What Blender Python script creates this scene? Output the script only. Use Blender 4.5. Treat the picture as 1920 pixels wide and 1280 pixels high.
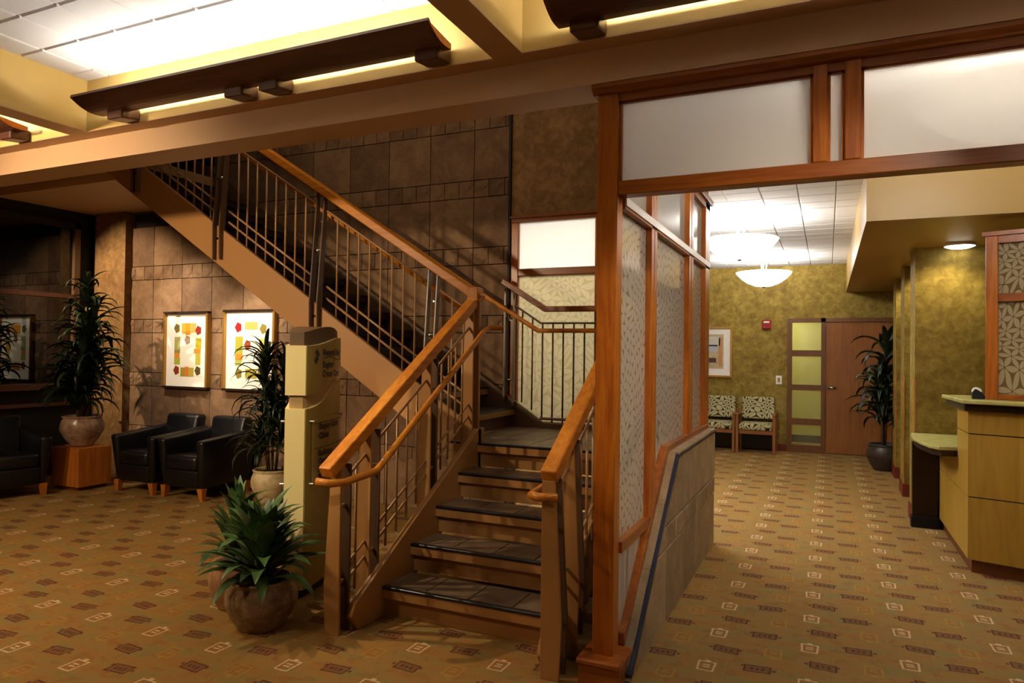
import bpy, bmesh, math, random
from mathutils import Vector, Matrix
random.seed(7)
S = bpy.context.scene
for o in list(bpy.data.objects): bpy.data.objects.remove(o)
COL = S.collection

# ------------------------------------------------------------------ camera, world, exposure, lights
def setup_camera():
    cam = bpy.data.cameras.new('camera'); ob = bpy.data.objects.new('camera', cam); COL.objects.link(ob)
    cam.sensor_width = 36; cam.lens = 24.454; cam.clip_start = .05; cam.clip_end = 60
    yaw, pitch, roll = .42614, .01558, .01292
    f = Vector((-math.sin(yaw)*math.cos(pitch), math.cos(yaw)*math.cos(pitch), math.sin(pitch)))
    r = Vector((math.cos(yaw), math.sin(yaw), 0)); u = r.cross(f)
    c, s = math.cos(roll), math.sin(roll)
    r2 = c*r + s*u; u2 = -s*r + c*u
    M = Matrix((( r2.x, u2.x, -f.x, 0), (r2.y, u2.y, -f.y, 0), (r2.z, u2.z, -f.z, 1.55), (0, 0, 0, 1)))
    ob.matrix_world = M; S.camera = ob
setup_camera()
w = bpy.data.worlds.new('world'); S.world = w; w.use_nodes = True
w.node_tree.nodes['Background'].inputs[0].default_value = (.9, .75, .6, 1)
w.node_tree.nodes['Background'].inputs[1].default_value = .02
S.view_settings.view_transform = 'Standard'; S.view_settings.look = 'None'
S.view_settings.gamma = 1; S.view_settings.use_curve_mapping = False
S.view_settings.exposure = 0.0

WARM = (1, .73, .45); WARM2 = (1, .84, .64); SOFT = (1, .97, .93)
def spot(name, loc, aim, watts, deg, blend=.6, col=WARM, size=.06):
    l = bpy.data.lights.new(name, 'SPOT'); l.energy = watts; l.spot_size = math.radians(deg); l.spot_blend = blend
    l.color = col; l.shadow_soft_size = size
    o = bpy.data.objects.new(name, l); COL.objects.link(o); o.location = loc
    o.rotation_euler = (Vector(aim)-Vector(loc)).to_track_quat('-Z', 'Y').to_euler(); return o
def point(name, loc, watts, col=WARM, size=.08):
    l = bpy.data.lights.new(name, 'POINT'); l.energy = watts; l.color = col; l.shadow_soft_size = size
    o = bpy.data.objects.new(name, l); COL.objects.link(o); o.location = loc; return o
def area(name, loc, aim, watts, sx, sy, col=WARM):
    l = bpy.data.lights.new(name, 'AREA'); l.shape = 'RECTANGLE'; l.size = sx; l.size_y = sy; l.energy = watts; l.color = col
    o = bpy.data.objects.new(name, l); COL.objects.link(o); o.location = loc
    o.rotation_euler = (Vector(aim)-Vector(loc)).to_track_quat('-Z', 'Y').to_euler(); return o
# recessed lobby downlights and added fill lights (out of the frame, above and beside the camera)
spot('downlight', (-5.4, .5, 2.95), (-4.6, 4.6, 2.1), 620, 62, .9, WARM, .10)
spot('downlight', (-3.4, .3, 2.95), (-3.4, 2.2, 0), 90, 80, .9, WARM, .10)
spot('downlight', (-6.6, .9, 2.95), (-6.6, 3.2, 0), 215, 110, .9, WARM, .10)
spot('post_fill', (-.4, .7, 2.95), (-.93, 3.25, 1.4), 120, 26, .9, WARM, .08)  # added fill that brightens the front of the post
spot('partition_downlight', (.75, 1.7, 2.95), (-.9, 4.4, 1.1), 110, 44, .9, WARM2, .06)
spot('sign_fill', (-2.2, .7, 2.95), (-2.98, 3.45, 1.0), 250, 30, .8, WARM2, .08)  # added fill aimed at the narrow cream edge of the sign
point('fascia_fill', (-5.4, .3, 2.90), 80, WARM, .08)  # added unseen fill, lifts the left part of the fascia
spot('downlight', (1.6, .8, 2.95), (.9, 5.0, .5), 34, 90, .9, WARM2, .10)
spot('downlight', (-4.4, 2.0, 2.97), (-4.2, 2.6, 0), 130, 120, .9, WARM, .10)
spot('stair_downlight', (-4.3, 2.55, 2.97), (-1.9, 4.0, .45), 210, 55, .6, WARM, .02)
# accent lights
spot('picture_light', (-6.75, 4.72, 3.15), (-6.85, 5.9, 1.55), 210, 62, .8, WARM2, .03)
spot('picture_light', (-5.75, 4.95, 2.45), (-5.85, 5.9, 1.5), 110, 75, .8, WARM2, .03)
spot('plant_accent', (-8.1, 3.9, 3.2), (-7.75, 5.9, 1.9), 380, 62, .7, WARM, .02)
# upper storey light falling into the stairwell
area('upper_hall_light', (-3.2, 4.2, 4.25), (-2.9, 5.9, 2.6), 30, 4, .8, WARM)
# scallop downlights in front of the corridor piers and over the desk
for x, y, e in ((.98, 7.2, 26), (.95, 8.65, 18), (.93, 9.95, 18)):
    spot('pier_downlight', (x, y, 2.54), (x, y+.12, 0), e, 130, .6, (1, .86, .5), .05)
spot('desk_downlight', (1.5, 4.9, 2.9), (1.2, 5.9, .7), 28, 80, .9, WARM2, .08)
# light of the room behind the landing glass and of the room behind the sidelight
area('waiting_room_light', (-2.2, 7.2, 2.95), (-2.2, 6.6, 0), 170, 1.6, 1.6, SOFT)
point('side_room_light', (-1.1, 12.9, 2.3), 50, SOFT, .15)

# ------------------------------------------------------------------ node material helpers
def lin(h):
    h = h.lstrip('#'); o = []
    for i in (0, 2, 4):
        c = int(h[i:i+2], 16)/255; o.append(c/12.92 if c <= .04045 else ((c+.055)/1.055)**2.4)
    return (*o, 1)
class X:
    """a socket with arithmetic"""
    def __init__(s, nt, sock): s.nt = nt; s.k = sock
    def m(s, op, *a, clamp=False):
        n = s.nt.nodes.new('ShaderNodeMath'); n.operation = op; n.use_clamp = clamp
        for i, v in enumerate((s,)+a):
            if isinstance(v, X): s.nt.links.new(v.k, n.inputs[i])
            else: n.inputs[i].default_value = v
        return X(s.nt, n.outputs[0])
    def __add__(s, o): return s.m('ADD', o)
    def __sub__(s, o): return s.m('SUBTRACT', o)
    def __mul__(s, o): return s.m('MULTIPLY', o)
    def __truediv__(s, o): return s.m('DIVIDE', o)
    def abs(s): return s.m('ABSOLUTE')
    def fract(s): return s.m('FRACT')
    def lt(s, o): return s.m('LESS_THAN', o)
    def gt(s, o): return s.m('GREATER_THAN', o)
    def max(s, o): return s.m('MAXIMUM', o)
    def min(s, o): return s.m('MINIMUM', o)
class Mat:
    def __init__(s, name, rough=.6, spec=.3, metal=0):
        s.m = bpy.data.materials.new(name); s.m.use_nodes = True; s.nt = s.m.node_tree
        s.b = s.nt.nodes['Principled BSDF']; s.out = s.nt.nodes['Material Output']
        s.b.inputs['Roughness'].default_value = rough; s.b.inputs['Specular IOR Level'].default_value = spec
        s.b.inputs['Metallic'].default_value = metal
    def pos(s, obj=False):
        if obj: k = s.nt.nodes.new('ShaderNodeTexCoord').outputs['Object']
        else: k = s.nt.nodes.new('ShaderNodeNewGeometry').outputs['Position']
        return k
    def xyz(s, k):
        n = s.nt.nodes.new('ShaderNodeSeparateXYZ'); s.nt.links.new(k, n.inputs[0]); return [X(s.nt, n.outputs[i]) for i in range(3)]
    def mapped(s, k, scale=(1, 1, 1), rot=(0, 0, 0)):
        n = s.nt.nodes.new('ShaderNodeMapping'); s.nt.links.new(k, n.inputs[0]); n.inputs['Scale'].default_value = scale; n.inputs['Rotation'].default_value = rot
        return n.outputs[0]
    def noise(s, k, scale, detail=4, rough=.55, dist=0):
        n = s.nt.nodes.new('ShaderNodeTexNoise'); s.nt.links.new(k, n.inputs['Vector'])
        n.inputs['Scale'].default_value = scale; n.inputs['Detail'].default_value = detail; n.inputs['Roughness'].default_value = rough; n.inputs['Distortion'].default_value = dist
        return X(s.nt, n.outputs[0])
    def ramp(s, fac, stops):
        n = s.nt.nodes.new('ShaderNodeValToRGB'); s.nt.links.new(fac.k, n.inputs[0]); e = n.color_ramp.elements
        while len(e) < len(stops): e.new(.5)
        for el, (p, c) in zip(e, stops): el.position = p; el.color = lin(c)
        return n.outputs[0]
    def mix(s, fac, a, b):
        n = s.nt.nodes.new('ShaderNodeMix'); n.data_type = 'RGBA'
        if isinstance(fac, X): s.nt.links.new(fac.k, n.inputs[0])
        else: n.inputs[0].default_value = fac
        for i, v in ((6, a), (7, b)):
            if isinstance(v, str): n.inputs[i].default_value = lin(v)
            else: s.nt.links.new(v, n.inputs[i])
        return n.outputs[2]
    def color(s, c):
        if isinstance(c, str): s.b.inputs['Base Color'].default_value = lin(c)
        else: s.nt.links.new(c, s.b.inputs['Base Color'])
        return s
    def bump(s, h, strength=.2, dist=.01):
        n = s.nt.nodes.new('ShaderNodeBump'); s.nt.links.new(h.k, n.inputs['Height']); n.inputs['Strength'].default_value = strength; n.inputs['Distance'].default_value = dist
        s.nt.links.new(n.outputs[0], s.b.inputs['Normal']); return s
def paint(name, c, rough=.6, spec=.3, var=.06):
    m = Mat(name, rough, spec); k = m.pos(); n = m.noise(k, 3, 3)
    m.color(m.mix(n*var, c, '000000')); return m.m
def wood(name, c1, c2, c3, axis=2, rough=.32, sc=1, spec=.45):
    m = Mat(name, rough, spec); k = m.pos(); s = [14*sc]*3; s[axis] = 1.1*sc
    n = m.noise(m.mapped(k, tuple(s)), 1.6, 5, .6, 1.2); n2 = m.noise(k, 2.2, 2)
    m.color(m.ramp(n*.75+n2*.25, [(.32, c1), (.5, c2), (.68, c3)])); m.bump(n, .04, .004); return m.m
def faux(name, c1, c2, c3, sc=9, rough=.7):
    m = Mat(name, rough, .2); k = m.pos(); n = m.noise(k, sc, 4, .62, .5); n2 = m.noise(k, sc*.28, 2)
    m.color(m.ramp(n*.7+n2*.3, [(.33, c1), (.5, c2), (.66, c3)])); m.bump(n, .06, .004); return m.m
def flat(name, c, rough=.5, spec=.3, metal=0):
    m = Mat(name, rough, spec, metal); m.color(c); return m.m
def emit(name, c, strength, two=False):
    m = Mat(name); m.b.inputs['Emission Color'].default_value = lin(c) if isinstance(c, str) else (*c, 1)
    m.b.inputs['Emission Strength'].default_value = strength; m.color('fff4e0'); return m.m

def rect_mask(x, y, cx, cy, hx, hy):
    return ((x-cx).abs().lt(hx)).min((y-cy).abs().lt(hy))
def carpet():
    m = Mat('carpet', .95, .05); k = m.pos(); x, y, z = m.xyz(k)
    px, py = .4655, .4525
    def cell(ox, oy):       # coordinates centred on a motif
        cx = ((x-ox)/px+.5).fract(); cy = ((y-oy)/py+.5).fract()
        return (cx-.5)*px, (cy-.5)*py
    wob = (m.noise(k, 60, 2)-.5)*.012
    base = m.mix(m.noise(k, 90, 2, .8).gt(.56)*.35, m.ramp(m.noise(m.mapped(k, (2, 5, 1), (0, 0, .5)), 2.3, 4, .6), [(.34, '8e6637'), (.5, '8c6d3d'), (.64, '7f6f44')]), '736a45')
    warm = m.noise(k, 11, 3).gt(.58)*.3
    c = m.mix(warm, base, '80502a')
    def outline(u, v, hx, hy, t): return rect_mask(u, v, 0, 0, hx, hy).min(rect_mask(u, v, 0, 0, hx-t, hy-t).m('SUBTRACT', 1).abs())
    wx0, wy0 = -3.337, 2.686
    specs = [((0, 0), 'd9bd98', None, 1), ((-.171, -.146), 'a8842f', None, -1)]
    for (ox, oy), colr, _, sgn in specs:
        u, v = cell(wx0+ox, wy0+oy); u2 = u+wob; v2 = v+wob
        taper = u2/(v2*.9*sgn+1.0)
        o = outline(taper, v2, .043, .056, .010)
        nub = rect_mask(u2, v2, 0, .062*sgn, .013, .010)
        dots = rect_mask(u2, v2, 0, .014, .018, .006).max(rect_mask(u2, v2, 0, -.010, .018, .006))
        c = m.mix(rect_mask(taper, v2, 0, 0, .043, .056)*.35, c, '8a5a34')
        c = m.mix(o.max(nub).max(dots)*(.64 if sgn > 0 else .5), c, colr)
    for (ox, oy), sgn in (((.235, .073), 1), ((.066, -.21), -1)):
        u, v = cell(wx0+ox, wy0+oy); u2 = u+wob; v2 = v+wob-u*.08*sgn
        c = m.mix(rect_mask(u2, v2, 0, 0, .064, .040)*.6, c, '66402e')
        o = outline(u2, v2, .064, .040, .009)
        nub = rect_mask(u2, v2, .078*sgn, 0, .008, .011).max(rect_mask(u2, v2, -.068*sgn, .022, .010, .010))
        dots = rect_mask(u2.abs(), v2, .026, 0, .007, .014).max(rect_mask(u2, v2, 0, 0, .007, .012))
        c = m.mix(o.max(nub).max(dots)*.7, c, '452028')
    seam = rect_mask(((x-wx0-.1)/px).fract(), ((y-wy0-.02)/py).fract(), 0, .5, .006, 1).max(rect_mask(((y-wy0-.02)/py).fract(), x, 0, 0, .006, 99))
    c = m.mix(seam*.22, c, '4a3a20')
    m.color(c); m.bump(m.noise(k, 700, 2), .35, .004); return m.m

def leaf_field(m, u, v, a, w=.165, L=.45):
    """mask of pointed leaves on the edges of a triangular lattice of period a"""
    tot = None; h = a*math.sqrt(3)
    for ang in (0, 60, 120):
        ca, sa = math.cos(math.radians(ang)), math.sin(math.radians(ang))
        p = u*ca+v*sa; q = v*ca-u*sa
        for (ox, oy) in ((a/2, 0), (0, h/2)):
            pp = (((p-ox)/a+.5).fract()-.5)*a; qq = (((q-oy)/h+.5).fract()-.5)*h
            t = pp/(a*L); lf = qq.abs().lt((t*t).m('SUBTRACT', 1).abs()*(a*w)).min(t.abs().lt(1))
            tot = lf if tot is None else tot.max(lf)
    return tot
def frosted(name, tint='e6e2d6', clear=.15, leaf=None, axes=(0, 2), leafc=None, a=.17, lw=.165):
    """sandblasted glass: scatters, passes part of the view straight through; leaf motifs etched denser"""
    m = Mat(name); nt = m.nt; k = m.pos()
    tr = nt.nodes.new('ShaderNodeBsdfTranslucent'); tr.inputs[0].default_value = lin(tint)
    df = nt.nodes.new('ShaderNodeBsdfDiffuse'); df.inputs[0].default_value = lin(tint)
    tp = nt.nodes.new('ShaderNodeBsdfTransparent'); tp.inputs[0].default_value = lin('eef0ea')
    gl = nt.nodes.new('ShaderNodeBsdfGlossy'); gl.inputs['Roughness'].default_value = .08
    mx = lambda f, A, B: (lambda n: (nt.links.new(f.k, n.inputs[0]) if isinstance(f, X) else setattr(n.inputs[0], 'default_value', f), nt.links.new(A, n.inputs[1]), nt.links.new(B, n.inputs[2]), n.outputs[0])[-1])(nt.nodes.new('ShaderNodeMixShader'))
    s1 = mx(.45 if leaf else .25, tr.outputs[0], df.outputs[0])
    if leaf:
        c = m.xyz(k); n1 = (m.noise(k, 3.2, 0)-.5)*a*2.4; n2 = (m.noise(m.mapped(k, (1, 1, 1), (1, 2, 3)), 3.2, 0)-.5)*a*2.4; f = leaf_field(m, c[axes[0]]+n1, c[axes[1]]+n2, a, lw)
        s2 = mx(f*(leaf[1]-leaf[0])+leaf[0], s1, tp.outputs[0])
        if leafc:
            for nd in (tr, df): nt.links.new(m.mix(f, leafc[1], leafc[0]), nd.inputs[0])
    else: s2 = mx(clear, s1, tp.outputs[0])
    fr = nt.nodes.new('ShaderNodeFresnel'); fr.inputs[0].default_value = 1.45 if axes == (1, 2) else 1.2
    s3 = mx(X(nt, fr.outputs[0]), s2, gl.outputs[0])
    nt.links.new(s3, m.out.inputs[0]); return m.m

M = {}
M['carpet'] = carpet()
M['beam'] = paint('beam_paint', 'c2a07c', .55)
M['soffit'] = paint('soffit_paint', 'a98a4c', .4)
M['cove'] = paint('cove_paint', 'd2b670', .6)
M['ceiling'] = (lambda m: (m.color(m.mix(m.noise(m.pos(), 160, 2)*.12, 'e3e5ea', '86868c')), m.m)[-1])(Mat('ceiling_tile', .9, .1))
M['grid'] = flat('ceiling_joint', '6f6a62', .8)
M['grid_white'] = flat('corridor_ceiling_joint', 'b5b0a8', .8)
M['faux_olive'] = faux('olive_wallcovering', '6d5624', '86702f', 'a08a45', 13)
M['faux_tan'] = faux('tan_wallcovering', '6a5030', '826440', '98794e', 12)
M['wall'] = paint('plain_wall', 'a5875a', .8)
M['dark'] = flat('dark_paint', '1b1a1c', .6)
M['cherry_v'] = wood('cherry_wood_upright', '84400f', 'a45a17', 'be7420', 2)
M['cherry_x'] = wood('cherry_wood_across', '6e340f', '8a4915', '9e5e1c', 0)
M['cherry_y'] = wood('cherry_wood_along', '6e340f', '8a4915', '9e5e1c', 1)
M['honey'] = wood('honey_wood', 'a45f14', 'bf7820', 'd29034', 1, .4, 1, .3)
M['walnut'] = wood('dark_stained_wood', '482a1e', '55352a', '643f30', 0, .35)
M['orange_wood'] = wood('orange_wood', '9a561c', 'b56a24', 'c57a2e', 2, .4)
M['maple'] = wood('maple_veneer', 'a07a2a', 'b08a34', 'bd9840', 2, .35, .6)
M['door_wood'] = wood('door_wood', '7c461a', '8a5420', '965f28', 2, .45)
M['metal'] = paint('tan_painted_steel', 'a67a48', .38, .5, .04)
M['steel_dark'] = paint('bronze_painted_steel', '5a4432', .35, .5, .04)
M['shaded_steel'] = paint('shaded_bronze_steel', '33271f', .5, .3, .04)  # darker copy of the step steel, shade put into the colour
M['shaded_tread'] = paint('shaded_slate', '2e2722', .5, .3, .1)  # slate darkened to carry the shade on the upper flight
M['rod'] = paint('bronze_rod', 'a07c56', .35, .5, .04)
M['chrome'] = flat('chrome', 'd8d4cc', .18, .5, 1)
M['tread'] = faux('slate_tread', '54463a', '675747', '7a6a58', 7, .35)
M['lit_landing_tile'] = faux('lit_landing_slate', '6a5c4c', '7e7060', '92836f', 7, .35)  # slate lightened for the light coming through the landing glass
M['nosing'] = flat('black_nosing', '15161f', .35, .5)
M['leather'] = (lambda m: (m.color('0a0a10'), m.bump(m.noise(m.pos(True), 60, 3), .12, .003), m.m)[-1])(Mat('black_leather', .38, .5))
M['blue_edge'] = flat('dark_blue_edge', '1b2238', .35, .5)
def stone_mat(name, c1, c2, c3):
    m = Mat(name, .75, .25); k = m.pos(); n = m.noise(k, 5, 6, .62, .6); n2 = m.noise(k, 28, 4, .6)
    oi = m.nt.nodes.new('ShaderNodeObjectInfo'); r = X(m.nt, oi.outputs['Random'])
    m.color(m.ramp(n*.62+n2*.2+r*.2, [(.34, c1), (.5, c2), (.68, c3)])); m.bump(n*.7+n2*.4, .4, .015); return m.m
M['stone'] = stone_mat('stone', '5e4838', '735942', '8a6e53')
M['stone_low'] = stone_mat('low_wall_stone', '786448', '8e785a', 'a58e6c')
M['mortar'] = flat('dark_mortar', '2c2526', .9)
M['frost'] = frosted('frosted_glass', 'f2f0ea', .12)
M['frost_grey'] = frosted('frosted_header_glass', 'e6e2dc', .14)
M['frost_leaf_y'] = frosted('leaf_etched_glass', 'd8ccb4', leaf=(.11, .08), axes=(1, 2), leafc=('f6efe2', 'bfb098'), a=.11, lw=.2)
M['frost_leaf_x'] = frosted('leaf_etched_landing_glass', 'd8ccb4', leaf=(.15, .14), axes=(0, 2), leafc=('e2d8ba', 'd2c59c'), a=.12)
M['frost_leaf_desk'] = frosted('leaf_etched_desk_glass', 'c8b898', leaf=(.1, .05), axes=(0, 2), leafc=('d6c8a4', '957f56'), a=.11)
M['pane'] = (lambda m: (m.color('07080a'), m.m)[-1])(Mat('night_window_glass', .02, .9))
M['sidelight'] = frosted('sidelight_glass', 'ece8d4', .88)
M['sign_cream'] = paint('sign_cream', 'd2c284', .45, .4, .02)
M['sign_olive'] = paint('sign_olive', '8f7c34', .4, .4, .02)
M['sign_brown'] = paint('sign_brown', '5a4630', .45, .3, .02)
M['sign_tan'] = paint('sign_tan', 'a58a5c', .45, .3, .02)
M['ink'] = flat('sign_ink', '2a1f24', .5)
M['acrylic'] = (lambda m: (m.color('c8b070'), setattr(m.b.inputs['Alpha'], 'default_value', .25), m.m)[-1])(Mat('acrylic', .08, .6))
def leafmat(name, c1, c2, c3):
    m = Mat(name, .42, .4); n = m.noise(m.pos(), 9, 2); oi = m.nt.nodes.new('ShaderNodeObjectInfo')
    m.color(m.ramp(n*.5+X(m.nt, oi.outputs['Random'])*.5, [(.25, c1), (.5, c2), (.75, c3)])); return m.m
M['leaf_dark'] = leafmat('dark_leaf', '121c12', '1c2b1a', '2b4025')
M['leaf_mid'] = leafmat('green_leaf', '1e3315', '304d21', '527040')
M['stem'] = flat('plant_stem', '5c4a34', .8)
M['soil'] = (lambda m: (m.color(m.ramp(m.noise(m.pos(), 60, 3), [(.3, '1d1518'), (.7, '3c2c2e')])), m.bump(m.noise(m.pos(), 60, 3), 1, .02), m.m)[-1])(Mat('soil', .95))
def glaze(name, c1, c2, c3, rough=.25):
    m = Mat(name, rough, .5); n = m.noise(m.pos(True), 14, 5, .7); m.color(m.ramp(n, [(.35, c1), (.5, c2), (.66, c3)])); return m.m
M['pot_brown'] = glaze('brown_glaze', '66503c', '7e6850', '988268')
M['pot_pink'] = glaze('mottled_rose_glaze', '7a5e4c', '927664', 'a68c7a')
M['pot_cream'] = glaze('cream_glaze', 'a5926a', 'b8a880', 'c8ba96', .5)
M['pot_tan'] = glaze('tan_glaze', '8a6444', '9c7654', 'a88462', .4)
M['pot_dark'] = glaze('dark_glaze', '2c241c', '3a3026', '483c30', .4)
M['white'] = flat('white_paper', 'f2f0ea', .7)
M['gold'] = flat('gold_frame', 'a87c34', .35, .5, .5)
M['black_frame'] = flat('black_frame_edge', '2a1c14', .4)
M['red'] = flat('red_plastic', '8e1216', .4)
M['counter_top'] = faux('green_counter_top', 'a5a05c', 'b5b06c', 'c2be80', 14, .25)
M['counter_edge'] = flat('dark_counter_edge', '2c1d15', .35)
M['kick'] = wood('kick_wood', '5a2e14', '6a3818', '78421e', 0, .4)
M['red_base'] = flat('red_brown_base', '6e2a1a', .5)
M['tube'] = emit('cove_lamp', (1, .93, .80), 85)
M['bowl'] = emit('opal_bowl', (1, .96, .88), 5)
M['lens'] = emit('downlight_lens', (1, .97, .88), 9)

# ------------------------------------------------------------------ mesh helpers
class MB:
    def __init__(s): s.v = []; s.f = []
    def add(s, vs, fs):
        n = len(s.v); s.v += [tuple(p) for p in vs]; s.f += [tuple(i+n for i in f) for f in fs]; return s
    def box(s, x0, x1, y0, y1, z0, z1):
        x0, x1 = sorted((x0, x1)); y0, y1 = sorted((y0, y1)); z0, z1 = sorted((z0, z1))
        return s.add([(x0,y0,z0),(x1,y0,z0),(x1,y1,z0),(x0,y1,z0),(x0,y0,z1),(x1,y0,z1),(x1,y1,z1),(x0,y1,z1)],
                     [(0,3,2,1),(4,5,6,7),(0,1,5,4),(1,2,6,5),(2,3,7,6),(3,0,4,7)])
    def prism(s, poly, axis, a, b):
        """2-D polygon extruded along axis from a to b; poly coordinates are the other two axes in order"""
        def P(u, v, t): return {'x': (t, u, v), 'y': (u, t, v), 'z': (u, v, t)}[axis]
        n = len(poly); vs = [P(u, v, a) for u, v in poly]+[P(u, v, b) for u, v in poly]
        return s.add(vs, [tuple(range(n)), tuple(range(2*n-1, n-1, -1))]+[(i, i+n, (i+1) % n+n, (i+1) % n) for i in range(n)])
    def sweep(s, path, prof, up=(0, 0, 1)):
        """closed 2-D profile (side, up) swept along a polyline, mitred"""
        P = [Vector(p) for p in path]; n = len(prof); base = len(s.v); up = Vector(up)
        for i, p in enumerate(P):
            d0 = (P[i]-P[i-1]).normalized() if i else None; d1 = (P[i+1]-P[i]).normalized() if i < len(P)-1 else None
            d = ((d0 or d1)+(d1 or d0)).normalized(); side = d.cross(up).normalized(); nu = side.cross(d).normalized()
            k = 1/max(.35, d.dot(d1 or d0))
            for a, b in prof: s.v.append(tuple(p+side*a+nu*b*(k if abs((d1 or d0).dot(side)) < 1e-3 else 1)))
        m = len(P)
        for i in range(m-1):
            for j in range(n):
                a = base+i*n+j; b = base+i*n+(j+1) % n; s.f.append((a, b, b+n, a+n))
        s.f.append(tuple(base+j for j in range(n))[::-1]); s.f.append(tuple(base+(m-1)*n+j for j in range(n))); return s
    def tube(s, path, r, n=8):
        return s.sweep(path, [(r*math.cos(2*math.pi*i/n), r*math.sin(2*math.pi*i/n)) for i in range(n)],
                       (0, 0, 1) if any(abs(path[i+1][0]-path[i][0])+abs(path[i+1][1]-path[i][1]) > 1e-5 for i in range(len(path)-1)) else (0, 1, 0))
    def lathe(s, c, prof, n=28, cap0=True, cap1=False):
        base = len(s.v); cx, cy, cz = c
        for r, z in prof:
            for i in range(n): a = 2*math.pi*i/n; s.v.append((cx+r*math.cos(a), cy+r*math.sin(a), cz+z))
        for k in range(len(prof)-1):
            for i in range(n): a = base+k*n+i; b = base+k*n+(i+1) % n; s.f.append((a, b, b+n, a+n))
        if cap0: s.f.append(tuple(base+i for i in range(n))[::-1])
        if cap1: s.f.append(tuple(base+(len(prof)-1)*n+i for i in range(n)))
        return s
ORG = {}
def obj(name, mb, mat, parent=None, smooth=False, bevel=0, segs=1):
    o0 = ORG.get(parent.name, Vector()) if parent else Vector()
    me = bpy.data.meshes.new(name)
    me.from_pydata([tuple(Vector(v)-o0) for v in mb.v], [], mb.f); me.update()
    bm = bmesh.new(); bm.from_mesh(me); bmesh.ops.recalc_face_normals(bm, faces=bm.faces); bm.to_mesh(me); bm.free()
    if mat: me.materials.append(M[mat] if isinstance(mat, str) else mat)
    ob = bpy.data.objects.new(name, me); COL.objects.link(ob)
    if parent: ob.parent = parent; ORG[ob.name] = o0
    if smooth:
        for p in me.polygons: p.use_smooth = True
    if bevel:
        b = ob.modifiers.new('bevel', 'BEVEL'); b.width = bevel; b.segments = segs; b.limit_method = 'ANGLE'; b.angle_limit = .6
    return ob
def box(name, b, mat, parent=None, bevel=0, **k): return obj(name, MB().box(*b), mat, parent, bevel=bevel, **k)
def struct(name, mb, mat, parent=None, **k):
    o = obj(name, mb, mat, parent, **k)
    if not parent: o['kind'] = 'structure'
    return o
def sbox(name, b, mat, parent=None, **k): return struct(name, MB().box(*b), mat, parent, **k)
def tag(o, label, cat, group=None):
    o['label'] = label; o['category'] = cat
    if group: o['group'] = group
    return o
def thing(name, label, cat, loc=(0, 0, 0), rotz=0, group=None, local=False):
    o = bpy.data.objects.new(name, None); COL.objects.link(o); o.location = loc; o.rotation_euler = (0, 0, rotz); o.empty_display_size = .1
    ORG[o.name] = Vector() if local else Vector(loc); tag(o, label, cat, group); return o
def inst(o, parent=None, loc=None):
    c = o.copy(); COL.objects.link(c)
    if parent: c.parent = parent
    if loc is not None: c.location = loc
    return c
def dup(root, loc, rotz=None, label=None):
    r = root.copy(); COL.objects.link(r); r.location = loc
    if rotz is not None: r.rotation_euler = (0, 0, rotz)
    if label: r['label'] = label
    for ch in list(root.children):
        c = inst(ch, r)
        for g in list(ch.children): inst(g, c)
    return r

# ================================================================== THE SETTING
fl = struct('floor', MB().add([(-8.6, -3.6, 0), (4, -3.6, 0), (4, 15, 0), (-8.6, 15, 0)], [(0, 1, 2, 3)]), 'carpet')

# --- stone wall behind the stairs: backing plus every stone as a piece
wb = sbox('wall_back', (-8.6, -2.71, 5.93, 6.05, 0, 4.3), 'mortar')
def stone_mesh(w, h, seed, mat, d=.045):
    rnd = random.Random(seed); g = .004; mb = MB(); n = 3
    xs = [g, w*.34, w*.67, w-g]; zs = [g, h*.34, h*.67, h-g]; vs = []
    for j in range(4):
        for i in range(4):
            e = i in (0, 3) or j in (0, 3)
            vs.append((xs[i]+(0 if i in (0, 3) else rnd.uniform(-.1, .1)*w), -(d*.78 if e else d+rnd.uniform(-.008, .006))+rnd.uniform(-.003, .003), zs[j]+(0 if j in (0, 3) else rnd.uniform(-.1, .1)*h)))
    fs = [(j*4+i, j*4+i+1, j*4+i+5, j*4+i+4) for j in range(3) for i in range(3)]
    b = [(xs[0], 0, zs[0]), (xs[3], 0, zs[0]), (xs[3], 0, zs[3]), (xs[0], 0, zs[3])]; vs += b
    fs += [(0, 16, 17, 3, 2, 1), (3, 17, 18, 15, 11, 7), (15, 18, 19, 12, 13, 14), (12, 19, 16, 0, 4, 8)]
    me = bpy.data.meshes.new('stone'); me.from_pydata(vs, [], fs); me.update(); me.materials.append(M[mat]); return me
BIGW, BIGH, SMH = .487, .483, .165
bigs = [stone_mesh(BIGW, BIGH, i, 'stone') for i in range(5)]; smalls = [stone_mesh(BIGW/3, SMH, 40+i, 'stone') for i in range(5)]
def place_stone(me, x, z, parent, y=5.93):
    o = bpy.data.objects.new('stone', me); COL.objects.link(o); o.parent = parent; o.location = (x, y, z)
ZS = 3.027-4*.648
cut_big = stone_mesh(.376, BIGH, 91, 'stone'); cut_small = stone_mesh(.051, SMH, 92, 'stone')   # cut stones beside the black edge strip
for r in range(7):
    zb = ZS+(r-1)*.648
    for k in range(11):
        x = -3.098-BIGW*k; zz = zb+SMH
        if zz >= -.05 and (zz < 3.3 or k < 7): place_stone(cut_big if k == 0 else random.choice(bigs), x, max(zz, 0), wb)
        if zb < 0 or not (zb < 2.5 or k < 8): continue
        for q in range(3): place_stone(cut_small if k == 0 and q == 2 else random.choice(smalls), x+q*BIGW/3, zb, wb)
sbox('trim_1', (-2.722, -2.70, 5.87, 5.93, 0, 4.3), 'dark')
sbox('wall_landing', (-2.70, -.93, 5.90, 6.05, 2.80, 4.3), 'faux_tan')
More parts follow.
